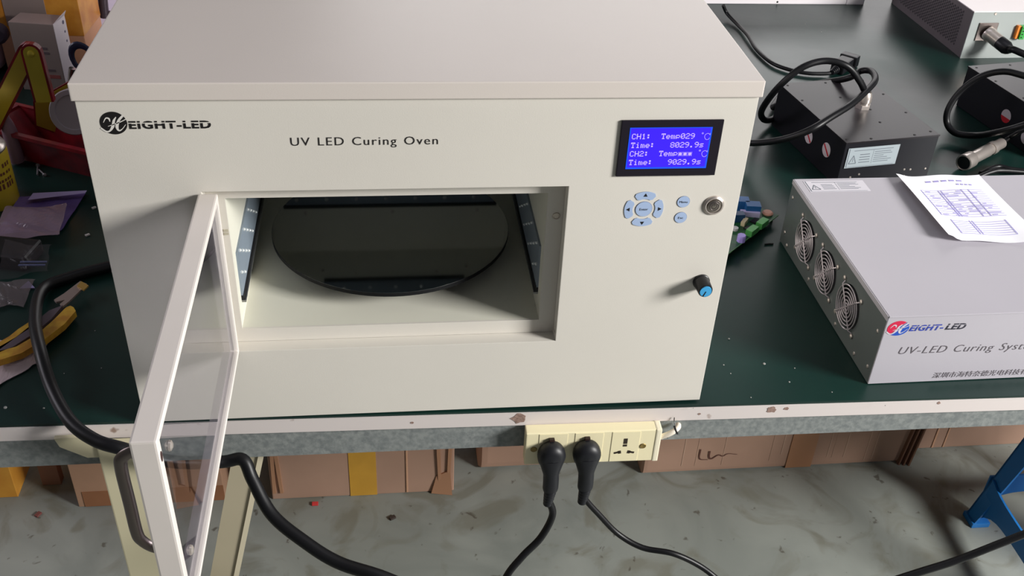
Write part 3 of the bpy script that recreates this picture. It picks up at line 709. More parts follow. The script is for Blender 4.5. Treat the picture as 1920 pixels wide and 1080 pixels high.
def warning_label(parent, Mw, w, h, name='warning_label', base=None):
    o = build(name, MB().box(0, 0, 0.0001, w, h, 0.0003, M=Mw), base or mat('silver_label', rgb(190, 196, 205), 0.45), parent, True, label='silver warning label')
    p = MB()
    p.box(0.02*w, 0.03*h, 0.0003, 0.035*w, 0.97*h, 0.0004, M=Mw); p.box(0.035*w, 0.03*h, 0.0003, 0.95*w, 0.05*h, 0.0004, M=Mw)
    # warning triangle
    a, b_, c = (0.06*w, 0.22*h), (0.20*w, 0.22*h), (0.13*w, 0.62*h)
    for p0, p1 in ((a, b_), (b_, c), (c, a)): ribbon(p, [p0, p1], [0.008*w]*2, M=Mw, z=0.0004, sub=1)
    p.box(0.125*w, 0.30*h, 0.0003, 0.135*w, 0.48*h, 0.0004, M=Mw)
    rr = random.Random(5)
    for i in range(4):
        p.box(0.25*w, (0.62-0.13*i)*h, 0.0003, (0.25+rr.uniform(0.14, 0.22))*w, (0.66-0.13*i)*h, 0.0004, M=Mw)
    for i in range(6):
        p.box(0.53*w, (0.72-0.10*i)*h, 0.0003, (0.53+rr.uniform(0.18, 0.36))*w, (0.75-0.10*i)*h, 0.0004, M=Mw)
    p.box(0.50*w, 0.15*h, 0.0003, 0.505*w, 0.85*h, 0.0004, M=Mw)
    p.box(0.12*w, 0.84*h, 0.0003, 0.88*w, 0.87*h, 0.0004, M=Mw)
    build('label_print', p, mat('label_grey_print', rgb(105, 112, 120), 0.6), o, True)
warning_label(uv, W2 @ T(0.0105, 0.274, UH), 0.084, 0.029, base=mat('frosted_label', rgb(210, 206, 214), 0.4))

# paper sheet on the power supply
pl = thing('printed_sheet', (0.648, 0.165, UH+0.0004), R(0.5), 'curled white printed form lying on the silver-grey power supply', 'paper')
def ph(u, v):
    c = 0.0008 + 0.010*math.exp(-((u)/0.10)**2)*(0.35+0.65*(1-v))*(u < 2) + 0.006*max(0, u-0.6)**2*4*(1-v) + 0.002*math.sin(5*u+2*v)**2
    return c
PW, PH = 0.122, 0.163
def pt(u, v): return ((-0.006*(1-v)+u*PW - 0.010*u*(1-v)*0, v*PH - 0.012*u*(1-v), ph(u, v)))
g = MB(); N = 20
g.add([pt(i/N, j/N) for j in range(N+1) for i in range(N+1)], [(j*(N+1)+i, j*(N+1)+i+1, (j+1)*(N+1)+i+1, (j+1)*(N+1)+i) for j in range(N) for i in range(N)], True)
g.add([(x, y, z-0.0002) for x, y, z in [pt(i/N, j/N) for j in range(N+1) for i in range(N+1)]], [(j*(N+1)+i, (j+1)*(N+1)+i, (j+1)*(N+1)+i+1, j*(N+1)+i+1) for j in range(N) for i in range(N)], True)
build('sheet', g, mat('white_form_paper', rgb(250, 249, 255), 0.6), pl)
pr = MB()
def pline(u0, v0, u1, v1, w=0.0012, n=10):
    L = [((u0+(u1-u0)*k/n), (v0+(v1-v0)*k/n)) for k in range(n+1)]
    d = Vector((u1-u0, v1-v0)).normalized(); a = (-d.y*w/PW, d.x*w/PH)
    vs = []
    for u, v in L:
        for s_ in (1, -1):
            x, y, z = pt(u+a[0]*s_*0.5, v+a[1]*s_*0.5); vs.append((x, y, z+0.0004))
    pr.add(vs, [(2*k, 2*k+1, 2*k+3, 2*k+2) for k in range(n)])
for j in range(13): pline(0.16, 0.36+0.033*j, 0.86, 0.36+0.033*j, 0.0008)
for u in (0.16, 0.36, 0.39, 0.62, 0.70): pline(u, 0.36, u, 0.76, 0.0010)
for j in range(7): pline(0.22, 0.10+0.030*j, 0.80, 0.10+0.030*j, 0.0008)
for u in (0.22, 0.42, 0.45, 0.80): pline(u, 0.10, u, 0.30, 0.0010)
rr = random.Random(4)
for k in range(46):
    u = rr.uniform(0.18, 0.75); v = 0.375+0.033*rr.randint(0, 11)
    pline(u, v, u+rr.uniform(0.03, 0.1), v, 0.0016, 3)
for k in range(5): pline(0.30+0.09*k, 0.90, 0.36+0.09*k, 0.90, 0.0032, 3)
for k in range(4): pline(0.62+0.05*k, 0.84, 0.65+0.05*k, 0.84, 0.0030, 3)
build('printed_table', pr, mat('faint_violet_print', rgb(160, 152, 212), 0.7), pl)

# ------------------------------------------------------------------ black led lamp boxes with cables
M_bbox = mat('black_anodised_housing', rgb(34, 30, 34), 0.36, 0.0, var=0.2, vscale=10, spec=0.45, bump=0.03, bscale=500)
M_bboxside = mat('black_side_housing', rgb(22, 22, 28), 0.45, spec=0.4)
def lamp_box(x, y, rz, lbl):
    o = thing('led_lamp_box', (x, y, 0), R(rz), lbl, 'lamp unit')
    build('housing', MB().box(0, 0, 0.0005, 0.16, 0.217, 0.0725, 0.0006), M_bboxside, o)
    build('top_plate', MB().box(-0.0008, -0.0010, 0.0725, 0.1608, 0.2178, 0.075, 0.0005), M_bbox, o)
    for sx, sy in ((0.006, 0.01), (0.045, 0.006), (0.12, 0.006), (0.152, 0.012), (0.008, 0.08), (0.04, 0.1), (0.10, 0.1), (0.152, 0.08), (0.006, 0.15), (0.154, 0.15), (0.01, 0.208), (0.08, 0.208), (0.15, 0.208), (0.09, 0.055), (0.075, 0.15)):
        build('screw', MB().lathe([(0.0022, 0), (0.0020, 0.0005), (0, 0.0005)], 10, T(sx, sy, 0.075)), M_print, o)
    for sx, sz in ((0.022, 0.014), (0.036, 0.018), (0.115, 0.019), (0.126, 0.018), (0.118, 0.007), (0.020, 0.003), (0.153, 0.017)):
        build('screw', MB().lathe([(0.0018, 0), (0.0014, 0.0008), (0, 0.001)], 8, T(sx, 0, sz) @ FRONT), M_chrome, o)
    return o
bx1 = lamp_box(0.642, 0.4775, 8.5, 'black lamp box with a silver label, nearest the curing oven')
Wb = WM[bx1]
warning_label(bx1, Wb @ T(0.0060, -0.0010, 0.0315) @ FRONT, 0.088, 0.0335, base=mat('pale_silver_label', rgb(160, 170, 176), 0.45))
def seal(parent, yy, zz, red=True, slash=True):
    S = WM[parent] @ T(0, yy, zz) @ LEFTF
    o = build('round_seal', MB().cyl(0.0115, 0.0002, 0.0006, 28, S), mat('white_seal', rgb(205, 195, 200), 0.5), parent, True, label='round white and red sticker')
    if red:
        m = MB()
        if slash: m.box(-0.011, -0.0016, 0.0006, 0.011, 0.0016, 0.0008, M=S @ rot_about('Z', -38))
        else: m.prism([(0.0115*math.cos(R(a)), 0.0115*math.sin(R(a))) for a in range(190, 351, 16)], 0.0006, 0.0008, M=S)
        build('red_mark', m, mat('red_print', rgb(190, 30, 45), 0.5), o, True)
seal(bx1, 0.100, 0.036); seal(bx1, 0.045, 0.040)
bx2 = lamp_box(1.014, 0.550, 9.3, 'black lamp box at the right edge with a looped cable and metal plug')
seal(bx2, 0.095, 0.036, slash=False); seal(bx2, 0.038, 0.024, red=False)
def gland(parent, p):
    m = MB().lathe([(0.0125, 0), (0.0125, 0.0055), (0.0115, 0.0065), (0.0105, 0.0065)], 6, T(*p), smooth=False)
    m.lathe([(0.0098, 0.0065), (0.0098, 0.010), (0.0112, 0.011), (0.0112, 0.018), (0.0098, 0.023), (0.0080, 0.027)], 20, T(*p))
    return build('cable_gland', m, M_chrome, parent, True, label='nickel cable gland')
g1 = at(1617, 201, z=0.075)
gland(bx1, (g1.x, g1.y, 0.075))
lp = [(g1.x, g1.y, 0.098), tuple(at(1612, 152, z=0.125)), tuple(at(1588, 124, z=0.150)), tuple(at(1548, 114, z=0.155)), tuple(at(1505, 126, z=0.145)), tuple(at(1465, 158, z=0.115)), tuple(at(1438, 190, z=0.075)),
      tuple(at(1427, 212, z=0.038)), tuple(at(1434, 225, z=0.016)), tuple(at(1452, 221, z=0.0085)), tuple(at(1466, 200, z=0.0085)), tuple(at(1474, 168, z=0.0085)), (0.625, 0.735, 0.012), (0.68, 0.765, 0.035), tuple(at(1588, 147, z=0.088)), tuple(at(1614, 133, z=0.100)), tuple(at(1634, 134, z=0.106)), tuple(at(1641, 150, z=0.108)), tuple(at(1624, 171, z=0.106)), tuple(at(1597, 195, z=0.104)),
      tuple(at(1559, 219, z=0.098)), tuple(at(1520, 243, z=0.085)), tuple(at(1470, 261, z=0.060)), tuple(at(1410, 268, z=0.03)), tuple(at(1350, 262, z=0.02))]
build('lamp_cable', MB().tube(lp, 0.0053, 14, 8), M_blacksat, label='black cable rising from the near lamp box in a big loop', cat='cable')
lp2 = [tuple(at(1990, 165, z=0.12)), tuple(at(1920, 142, z=0.125)), tuple(at(1880, 134, z=0.122)), tuple(at(1838, 144, z=0.105)), tuple(at(1800, 172, z=0.075)), tuple(at(1778, 205, z=0.045)), tuple(at(1776, 232, z=0.022)), tuple(at(1793, 250, z=0.014)),
       tuple(at(1830, 254, z=0.020)), tuple(at(1870, 248, z=0.045)), tuple(at(1915, 236, z=0.070)), tuple(at(1980, 212, z=0.10))]
build('lamp_cable', MB().tube(lp2, 0.0054, 14, 8), M_blacksat, label='black cable looping over the side of the right-edge lamp box', cat='cable')
# metal circular plug with its thin lead
ca, cbq = at(1806, 306, z=0.013), at(1880, 268, z=0.014)
cn = thing('circular_connector', (ca.x, ca.y, 0), 0, 'nickel-plated round cable connector lying between lamp box and power supply', 'connector')
ax = (cbq-ca).normalized(); qt = ax.to_track_quat('Z', 'Y').to_matrix().to_4x4()
Mc = Matrix.Translation((ca.x, ca.y, 0.0135)) @ qt
L = (cbq-ca).length
build('coupling_ring', MB().lathe([(0, 0.0120), (0.0108, 0.0120), (0.0108, 0.0003), (0.0116, 0.0), (0.0132, 0.0010), (0.0132, 0.022), (0.0120, 0.024), (0, 0.024)], 28, Mc).lathe([(0.0107, 0.0020), (0.0107, 0.0110)], 24, Mc, mi=1), [M_chrome, M_black], cn, True)
build('connector_body', MB().lathe([(0.0102, 0.022), (0.0102, 0.072), (0.0092, 0.075), (0.0092, 0.082)], 24, Mc), M_chrome, cn, True)
build('clamp_nut', MB().lathe([(0.0108, 0.082), (0.0108, 0.093), (0.0088, 0.096), (0.0088, L-0.004), (0.0062, L)], 18, Mc), M_chrome, cn, True)
build('lead', MB().tube([tuple(Vector(Mc @ Vector((0, 0, L-0.003)))), tuple(at(1895, 257, z=0.022)), tuple(at(1915, 246, z=0.045)), tuple(at(1990, 205, z=0.09))], 0.0040, 10, 6), M_blacksat, cn, True)
build('thin_cable', MB().tube([tuple(at(1838, 325, z=0.006)), tuple(at(1870, 312, z=0.0065)), tuple(at(1905, 318, z=0.006)), tuple(at(1990, 325, z=0.005))], 0.0034, 10, 6).tube([tuple(at(1830, 334, z=0.006)), tuple(at(1860, 322, z=0.012)), tuple(at(1890, 320, z=0.012)), tuple(at(2000, 330, z=0.006))], 0.0036, 10, 6),
      M_blacksat, label='thin black cable curled behind the silver-grey power supply', cat='cable')

# ------------------------------------------------------------------ perforated grey supply at the back right
pf = thing('perforated_power_supply', (1.093, 0.981, 0), R(1.5), 'grey power supply with perforated side panel at the back right', 'power supply')
PWd, PD, PHh = 0.40, 0.315, 0.095
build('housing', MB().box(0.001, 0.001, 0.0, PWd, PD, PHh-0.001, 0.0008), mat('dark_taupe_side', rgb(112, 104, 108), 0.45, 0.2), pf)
build('front_panel', MB().box(0.0, -0.0012, 0.0, PWd, 0.001, PHh-0.0012), mat('pale_green_grey_panel', rgb(160, 166, 164), 0.45, var=0.05), pf)
build('top_cover', MB().box(-0.001, -0.002, PHh-0.001, PWd, PD, PHh+0.0008, 0.0005), mat('pale_pinkish_top', rgb(236, 226, 226), 0.35), pf)
hl = MB()
for i in range(44):
    for j in range(11):
        yy = 0.035+i*0.0057; zz = 0.016+j*0.0066+(0.0033 if i % 2 else 0)
        if zz > 0.085: continue
        hl.add([(0.0006, yy-0.0017, zz), (0.0006, yy-0.0008, zz-0.0022), (0.0006, yy+0.0008, zz-0.0022), (0.0006, yy+0.0017, zz), (0.0006, yy+0.0008, zz+0.0022), (0.0006, yy-0.0008, zz+0.0022)], [(5, 4, 3, 2, 1, 0)])
build('vent_holes', hl, mat('dark_vent_hole', rgb(40, 38, 44), 0.8), pf, kind='stuff')
q = at(1850, 62, y=0.978); lx, lz = q.x-1.093, q.z
cnn = MB().box(lx-0.020, -0.0034, lz-0.016, lx+0.020, -0.0012, lz+0.020, 0.0006)
co = build('panel_connector', cnn, M_dsteel, pf, label='nickel panel connector with black plug')
D1 = T(lx+0.002, -0.003, lz) @ Vector((0.45, -1, -0.30)).normalized().to_track_quat('Z', 'Y').to_matrix().to_4x4()
build('coupling_ring', MB().lathe([(0.0145, 0), (0.0145, 0.010), (0.0130, 0.012), (0.0130, 0.030), (0.0118, 0.032)], 24, D1), M_chrome, co)
build('black_collar', MB().lathe([(0.0125, 0.030), (0.0130, 0.032), (0.0130, 0.050), (0.0105, 0.056), (0.0075, 0.060)], 24, D1), M_black, co)
pe = WM[pf] @ D1 @ Vector((0, 0, 0.058))
build('lead', MB().tube([tuple(pe), tuple(at(1900, 93, y=pe.y-0.02)), tuple(at(1935, 107, y=pe.y-0.04)), tuple(at(2010, 130, y=pe.y-0.05))], 0.0065, 12, 6), M_blacksat, co, True)
q = at(1910, 60, y=0.978); lx2 = q.x-1.093
tb = build('terminal_block', MB().box(lx2-0.006, -0.009, q.z-0.013, lx2+0.0005, -0.0012, q.z+0.013, 0.0008), mat('orange_terminal', rgb(225, 130, 50), 0.4), pf, label='orange and green terminal block')
gt = MB().box(lx2+0.0005, -0.013, q.z-0.013, lx2+0.010, -0.0012, q.z+0.013, 0.0008)
build('green_plug', gt, mat('green_terminal', rgb(52, 160, 66), 0.4), tb)
for k in range(4): build('terminal_hole', MB().box(lx2+0.0025, -0.0133, q.z-0.0098+k*0.0062, lx2+0.0055, -0.0130, q.z-0.0072+k*0.0062), M_print, tb)
build('screw', MB().lathe([(0.0028, 0), (0.0024, 0.001), (0, 0.001)], 12, T(at(1868, 27, y=0.978).x-1.093, -0.0012, at(1868, 27, y=0.978).z) @ FRONT), M_steel, pf)

# ------------------------------------------------------------------ white enclosure along the back
en = thing('white_enclosure', (0.63, 1.45, 0), 0, 'long low white steel enclosure lying behind the oven at the back', 'cabinet')
build('shell', MB().box(-0.33, -0.165, 0.0, 0.345, 0.14, 0.085, 0.002), mat('bright_white_steel', rgb(235, 228, 232), 0.4), en)
build('side_strip', MB().box(0.3455, -0.166, 0.0, 0.386, 0.14, 0.085, 0.0015), mat('bright_white_steel', rgb(235, 228, 232), 0.4), en)
build('screw', MB().lathe([(0.0022, 0), (0.0018, 0.001), (0, 0.001)], 10, T(at(1458, 4, y=1.284).x-0.63, -0.165, at(1458, 4, y=1.284).z) @ FRONT), M_print, en)

# ------------------------------------------------------------------ thin power cord with plug, behind the oven
pc = thing('extension_lead', (0.80, 0.93, 0), 0, 'thin black mains cord with moulded plug behind the lamp box', 'power cord')
build('cord', MB().tube([at(1356, 10, z=0.030), at(1364, 26, z=0.012), at(1384, 47, z=0.006), at(1402, 66, z=0.008), at(1418, 92, z=0.0055), at(1446, 117, z=0.0055), at(1478, 130, z=0.0055), at(1512, 137, z=0.0055), at(1545, 138, z=0.006), at(1562, 136, z=0.008)], 0.0038, 10, 8), M_blacksat, pc, True)
a_, b_ = at(1560, 136, z=0.010), at(1598, 108, z=0.012)
dirp = (b_-a_).normalized(); Mp = Matrix.Translation(a_) @ dirp.to_track_quat('Z', 'Y').to_matrix().to_4x4(); Lp = (b_-a_).length
rl = MB()
for k in range(4): rl.lathe([(0.0048+0.0008*k, 0.005*k), (0.0055+0.0008*k, 0.005*k+0.002), (0.0046+0.0008*k, 0.005*k+0.004)], 14, Mp)
build('strain_relief', rl, M_black, pc, True)
build('plug_head', MB().box(-0.013, -0.0095, 0.022, 0.013, 0.0095, Lp*0.75, 0.003, 2, M=Mp).box(-0.017, -0.011, Lp*0.75, 0.017, 0.011, Lp*0.95, 0.003, 2, M=Mp), M_black, pc, True)

# ------------------------------------------------------------------ circuit board beside the oven
bR, bB = at(1459, 403, z=0.010), at(1371, 471, z=0.010)
ed = (bB-bR); eL = ed.length+0.025; ang = math.atan2(-ed.y, -ed.x)
pcb = thing('circuit_board', (bR.x-math.cos(ang)*eL, bR.y-math.sin(ang)*eL, 0), ang, 'green circuit board with blue relays lying beside the oven', 'circuit board')
build('board', MB().box(0, 0, 0.0085, eL, 0.10, 0.0101, 0.0002), mat('green_solder_mask', rgb(30, 92, 52), 0.4, col2=rgb(22, 66, 44), vscale=120), pcb)
build('board_edge', MB().box(0, -0.0008, 0.0085, eL, 0.0, 0.0103), mat('pale_board_edge', rgb(96, 140, 96), 0.6), pcb)
for sx, sy in ((0.01, 0.008), (eL-0.006, 0.006), (eL-0.006, 0.094), (0.01, 0.094)): build('standoff', MB().cyl(0.0025, 0, 0.0085, 10, T(sx, sy, 0)), M_alu, pcb)
def loc(px, py, z=0.0101):
    p = WM[pcb].inverted() @ at(px, py, z=z); return p.x, p.y
def comp(name, px, py, w, d, h, m, rz=0, lbl=None, bev=0.0006):
    x, y = loc(px, py); return build(name, MB().box(-w/2, -d/2, 0.0101, w/2, d/2, 0.0101+h, bev, M=T(x, y, 0) @ rot_about('Z', rz)), m, pcb, label=lbl)
M_relay = mat('blue_relay', rgb(38, 96, 158), 0.4); M_green = mat('green_terminal_plastic', rgb(84, 168, 88), 0.4); M_lil = mat('lilac_white_part', rgb(205, 196, 240), 0.4)
RZ = -math.degrees(ang)
comp('relay', 1409, 400, 0.021, 0.016, 0.016, M_relay, RZ-8); comp('relay', 1388, 391, 0.021, 0.016, 0.016, M_relay, RZ-8); comp('relay', 1384, 413, 0.014, 0.012, 0.012, mat('dark_blue_relay', rgb(24, 66, 110), 0.4), RZ)
comp('terminal_block', 1428, 424, 0.020, 0.010, 0.009, M_green); comp('terminal_block', 1409, 438, 0.020, 0.010, 0.009, M_green)
comp('fuse_holder', 1405, 405, 0.028, 0.007, 0.008, M_lil, RZ-12, 'lilac fuse holder')
comp('pin_header', 1395, 420, 0.016, 0.006, 0.007, mat('cream_header', rgb(205, 190, 160), 0.5), 10)
comp('chip', 1415, 415, 0.014, 0.008, 0.002, M_black, 0); comp('chip', 1400, 428, 0.010, 0.006, 0.002, M_black, 0)
x_, y_ = loc(1389, 452); build('capacitor', MB().lathe([(0.0062, 0.0101), (0.0062, 0.0190), (0.0055, 0.0200), (0, 0.0200)], 8, T(x_, y_, 0)), mat('lilac_capacitor', rgb(178, 160, 245), 0.4), pcb)
x_, y_ = loc(1439, 401); build('capacitor', MB().lathe([(0.0075, 0.0101), (0.0082, 0.0120), (0.0060, 0.0140), (0, 0.0142)], 14, T(x_, y_, 0)), mat('salmon_disc', rgb(215, 160, 140), 0.5), pcb)
x_, y_ = loc(1378, 431); build('capacitor', MB().lathe([(0.0045, 0.0101), (0.0045, 0.0140), (0, 0.0142)], 14, T(x_, y_, 0)), mat('white_component', rgb(215, 215, 220), 0.5), pcb)

# little dark scrap of wire on the mat, and specks
build('wire_scrap', MB().tube([at(1434, 458, z=0.0012), at(1442, 457, z=0.0012), at(1450, 457, z=0.0012)], 0.0011, 6, 3), M_print, label='short black scrap of wire on the mat right of the board', cat='wire scrap')

# ------------------------------------------------------------------ left side: white cabinet, cartons, toolbox and clutter
wc = thing('white_cabinet', (-0.70, 1.25, 0), 0, 'white cabinet with dark handle behind the upper left corner of the oven', 'cabinet')
M_lilw = mat('lilac_white_steel', rgb(232, 216, 240), 0.4)
build('shell', MB().box(-0.16, -0.20, 0.0, 0.225, 0.2, 0.34, 0.004, 3), M_lilw, wc)
hq0, hq1 = at(189, -40, y=1.03), at(196, 32, y=1.03)
build('handle', MB().tube([tuple(hq0), tuple(hq1)], 0.0085, 12, 1).tube([tuple(at(196, 22, y=1.03)), tuple(at(196, 22, y=1.052))], 0.006, 8, 1).tube([tuple(at(184, 22, y=1.03)), tuple(at(212, 24, y=1.03))], 0.0035, 8, 1), mat('dark_grey_handle', rgb(88, 76, 84), 0.35, 0.5), wc, True, label='dark grey post handle')
wm = thing('white_canister', (-0.790, 0.945, 0), 0, 'rounded lilac-white canister with dark knob at the left edge of the photo', 'canister')
build('body', MB().lathe([(0.075, 0.0), (0.088, 0.006), (0.094, 0.022), (0.095, 0.05), (0.095, 0.26), (0.08, 0.28), (0, 0.285)], 40), M_lilw, wm)
kq = at(-4, 62, y=0.875)
build('knob', MB().lathe([(0.017, 0), (0.017, 0.012), (0.012, 0.016), (0, 0.016)], 20, T(kq.x, 0.880, kq.z) @ FRONT), mat('dark_plum_plastic', rgb(70, 60, 76), 0.4), wm, True)

M_card = mat('brown_cardboard', rgb(172, 128, 98), 0.8, var=0.12, vscale=7, bump=0.15, bscale=60)
M_tape = mat('orange_packing_tape', rgb(215, 150, 62), 0.3, col2=rgb(190, 118, 40), vscale=30)
M_greycard = mat('grey_card', rgb(140, 124, 120), 0.75, var=0.08)
tc_ = thing('taped_carton', (-0.615, 0.965, 0), R(-3), 'tall cardboard carton wrapped in orange tape behind the white-sided carton', 'cardboard box')
build('carton', MB().box(-0.070, -0.055, 0, 0.070, 0.045, 0.34, 0.002), mat('tan_cardboard', rgb(205, 150, 120), 0.8, var=0.1, vscale=12), tc_)
build('tape_band', MB().box(-0.0706, -0.0556, 0.072, 0.0706, 0.0456, 0.345, 0.001), M_tape, tc_, label='crinkled orange tape')
build('grey_patch', MB().box(-0.052, -0.0566, 0.088, 0.016, -0.0552, 0.20, 0.0004), M_greycard, tc_)
sc_ = thing('small_carton', (-0.603, 0.865, 0), R(-10), 'small grey carton with white printed side, standing before the taped carton', 'cardboard box')
build('carton', MB().box(-0.040, -0.022, 0, 0.034, 0.022, 0.118, 0.0012), mat('mauve_grey_card', rgb(158, 142, 138), 0.75, var=0.06), sc_)
build('side_panel', MB().box(0.034, -0.0215, 0.0005, 0.0348, 0.0215, 0.1185), mat('white_card', rgb(232, 220, 228), 0.6), sc_, label='white side with coloured dots')
flp = MB(); flp.hexa([(0.034, -0.0215, 0.118), (0.0348, -0.0215, 0.118), (0.0348, 0.0215, 0.118), (0.034, 0.0215, 0.118), (0.040, -0.006, 0.126), (0.0408, -0.006, 0.126), (0.0408, 0.018, 0.128), (0.040, 0.018, 0.128)])
build('side_flap', flp, mat('white_card', rgb(232, 220, 228), 0.6), sc_)
dots = MB()
for k in range(5): dots.cyl(0.0022 if k else 0.0034, 0, 0.0003, 10, T(0.0348, 0.012, 0.110-0.016*k) @ RIGHTF)
build('coloured_dots', dots, mat('olive_blue_print', rgb(110, 104, 128), 0.6), sc_)
prn = MB()
for (a0, a1, b0) in ((0.002, 0.016, 0.074), (0.002, 0.018, 0.066), (-0.034, -0.022, 0.068), (0.008, 0.022, 0.036)): prn.box(a0, -0.0224, b0, a1, -0.0220, b0+0.004)
build('print', prn, mat('faint_grey_print', rgb(112, 98, 104), 0.7), sc_)
prr = MB().box(0.006, -0.0224, 0.024, 0.028, -0.0220, 0.030)
build('print', prr, mat('faint_red_print', rgb(165, 92, 88), 0.7), sc_)

# red toolbox
M_red = mat('red_plastic', rgb(140, 15, 30), 0.42, col2=rgb(92, 12, 24), vscale=30)
M_gold = mat('yellow_gold_metal', rgb(196, 176, 62), 0.28, 0.35, var=0.15, vscale=14)
tb_ = thing('toolbox', (-0.50, 0.64, 0), R(-27), 'red tool tray with gold-coloured folding arms beside the oven', 'toolbox')
tbI = WM[tb_].inverted()
def tl_(p): return tbI @ p
tray = MB()
def ringquad(mb, lo, hi, z0, z1, t=0.003):
    (a, b_, c, d), (e, f, g_, h_) = lo, hi
    def rc(x0, y0, x1, y1, z): return [(x0, y0, z), (x1, y0, z), (x1, y1, z), (x0, y1, z)]
    O0, O1 = rc(a, b_, c, d, z0), rc(e, f, g_, h_, z1)
    I0, I1 = rc(a+t, b_+t, c-t, d-t, z0+t), rc(e+t, f+t, g_-t, h_-t, z1)
    vs = O0+O1+I0+I1
    fs = [(3, 2, 1, 0), (8, 9, 10, 11)]
    for k in range(4):
        l = (k+1) % 4
        fs += [(k, l, 4+l, 4+k), (8+l, 8+k, 12+k, 12+l), (4+k, 4+l, 12+l, 12+k)]
    mb.add(vs, fs)
ringquad(tray, (-0.055, -0.075, 0.11, -0.02), (-0.10, -0.088, 0.13, -0.012), 0.0, 0.050)
build('tray', tray, M_red, tb_)
build('rim', MB().frame((-0.112, -0.094, 0.14, -0.008), (-0.100, -0.086, 0.128, -0.015), 0.048, 0.0535), M_red, tb_)
# gold panel with red border
def poly_panel(pts, y, depth, border):
    P = [at(px, py, y=y) for px, py in pts]
    c = sum(P, Vector())/len(P)
    o1 = MB(); o2 = MB()
    big = [(p.x, p.z) for p in P]
    sm = []
    for p in P:
        d = (c-p); d.normalize(); q = p+d*border; sm.append((q.x, q.z))
    o1.prism(big, -depth, 0, M=T(0, y, 0) @ FRONT)
    o2.prism(sm, 0, 0.0012, M=T(0, y, 0) @ FRONT)
    return o1, o2
r1, g1_ = poly_panel([(62, 190), (127, 154), (190, 140), (190, 272), (120, 256), (66, 236)], 0.64, 0.003, 0.0028)
pn = build('end_panel', r1, M_red, tb_, True, label='red-edged panel')
build('gold_face', g1_, M_gold, pn, True, label='gold-coloured face')
def arm(pts0, pts1, y, w, nm):
    a, b_ = at(*pts0, y=y), at(*pts1, y=y)
    d = (b_-a).normalized(); s_ = Vector((d.z, 0, -d.x))
    n = 8
    def shape(ww, ext):
        poly = []
        sx, sz = s_.x*ww, s_.z*ww
        base = math.atan2(-d.z, -d.x)
        for k in range(n+1):
            an = base-math.pi/2+math.pi*k/n
            poly.append((a.x+ww*math.cos(an), a.z+ww*math.sin(an)))
        e0 = b_+s_*ww; e1 = b_-s_*ww
        ends = [(e0.x, e0.z), (e1.x, e1.z)]
        if (Vector(poly[-1])-Vector(ends[0])).length > (Vector(poly[-1])-Vector(ends[1])).length: ends.reverse()
        return poly+ends
    red = build('folding_arm', MB().prism(shape(w, 0), 0, 0.010, M=T(0, y, 0) @ FRONT), M_red, tb_, True, label='red-edged folding arm')
    build('gold_channel', MB().prism(shape(w*0.76, 0), 0.0100, 0.0108, M=T(0, y, 0) @ FRONT), M_gold, red, True)
    return a
arm((56, 94), (-14, 232), 0.585, 0.0135, 'l')
aq = arm((62, 95), (86, 186), 0.570, 0.0135, 'r')
build('rivet', MB().lathe([(0.005, 0), (0.0045, 0.0025), (0.002, 0.004), (0, 0.004)], 14, T(aq.x, 0.570-0.0108, aq.z) @ FRONT), M_gold, tb_, True)
rc_ = at(141, 213, y=0.59)
tr = thing('tape_roll', (rc_.x, 0.60, 0.056), 0, 'white roll of tape lying in the red tool tray', 'tape roll')
Mr = T(rc_.x, 0.60, rc_.z) @ rot_about('X', -18) @ FRONT
build('roll', MB().lathe([(0.0245, 0.0), (0.033, 0.0), (0.0335, 0.002), (0.0335, 0.018), (0.032, 0.020), (0.0255, 0.020), (0.0245, 0.018)], 40, Mr), mat('dull_white_tape', rgb(150, 142, 146), 0.6), tr, True)
build('core', MB().lathe([(0.0, 0.012), (0.0245, 0.012)], 32, Mr), mat('mauve_core', rgb(104, 94, 106), 0.6), tr, True)
bt = at(28, 255, y=0.60)
build('squeeze_bottle', MB().lathe([(0.0095, 0), (0.0105, 0.004), (0.0105, 0.05), (0.008, 0.062), (0.005, 0.070), (0.004, 0.085), (0.0, 0.086)], 20, T(bt.x, 0.585, 0.004)), mat('dusty_pink_plastic', rgb(132, 104, 118), 0.5, var=0.1), label='small dusty pink bottle between the toolbox arms', cat='bottle')
kb = at(150, 108, y=0.74)
build('scissors_grip', MB().ring(0.017, 0.0042, 0.0042, 24, 8, T(at(158, 112, y=0.78).x, 0.78, at(158, 112, y=0.78).z) @ FRONT @ rot_about('Z', 20) @ Matrix.Diagonal((1.0, 1.5, 1, 1))).tube([at(158, 130, y=0.78), at(150, 165, y=0.78), at(146, 240, y=0.78)], 0.005, 8, 3), mat('navy_plastic', rgb(36, 40, 66), 0.35), label='navy scissors handle poking up behind the oven corner', cat='scissors')
build('metal_rod', MB().tube([at(136, 128, y=0.76), at(134, 150, y=0.76), at(132, 250, y=0.76)], 0.0055, 10, 3), M_steel, label='thin metal rod standing behind the oven corner', cat='rod')

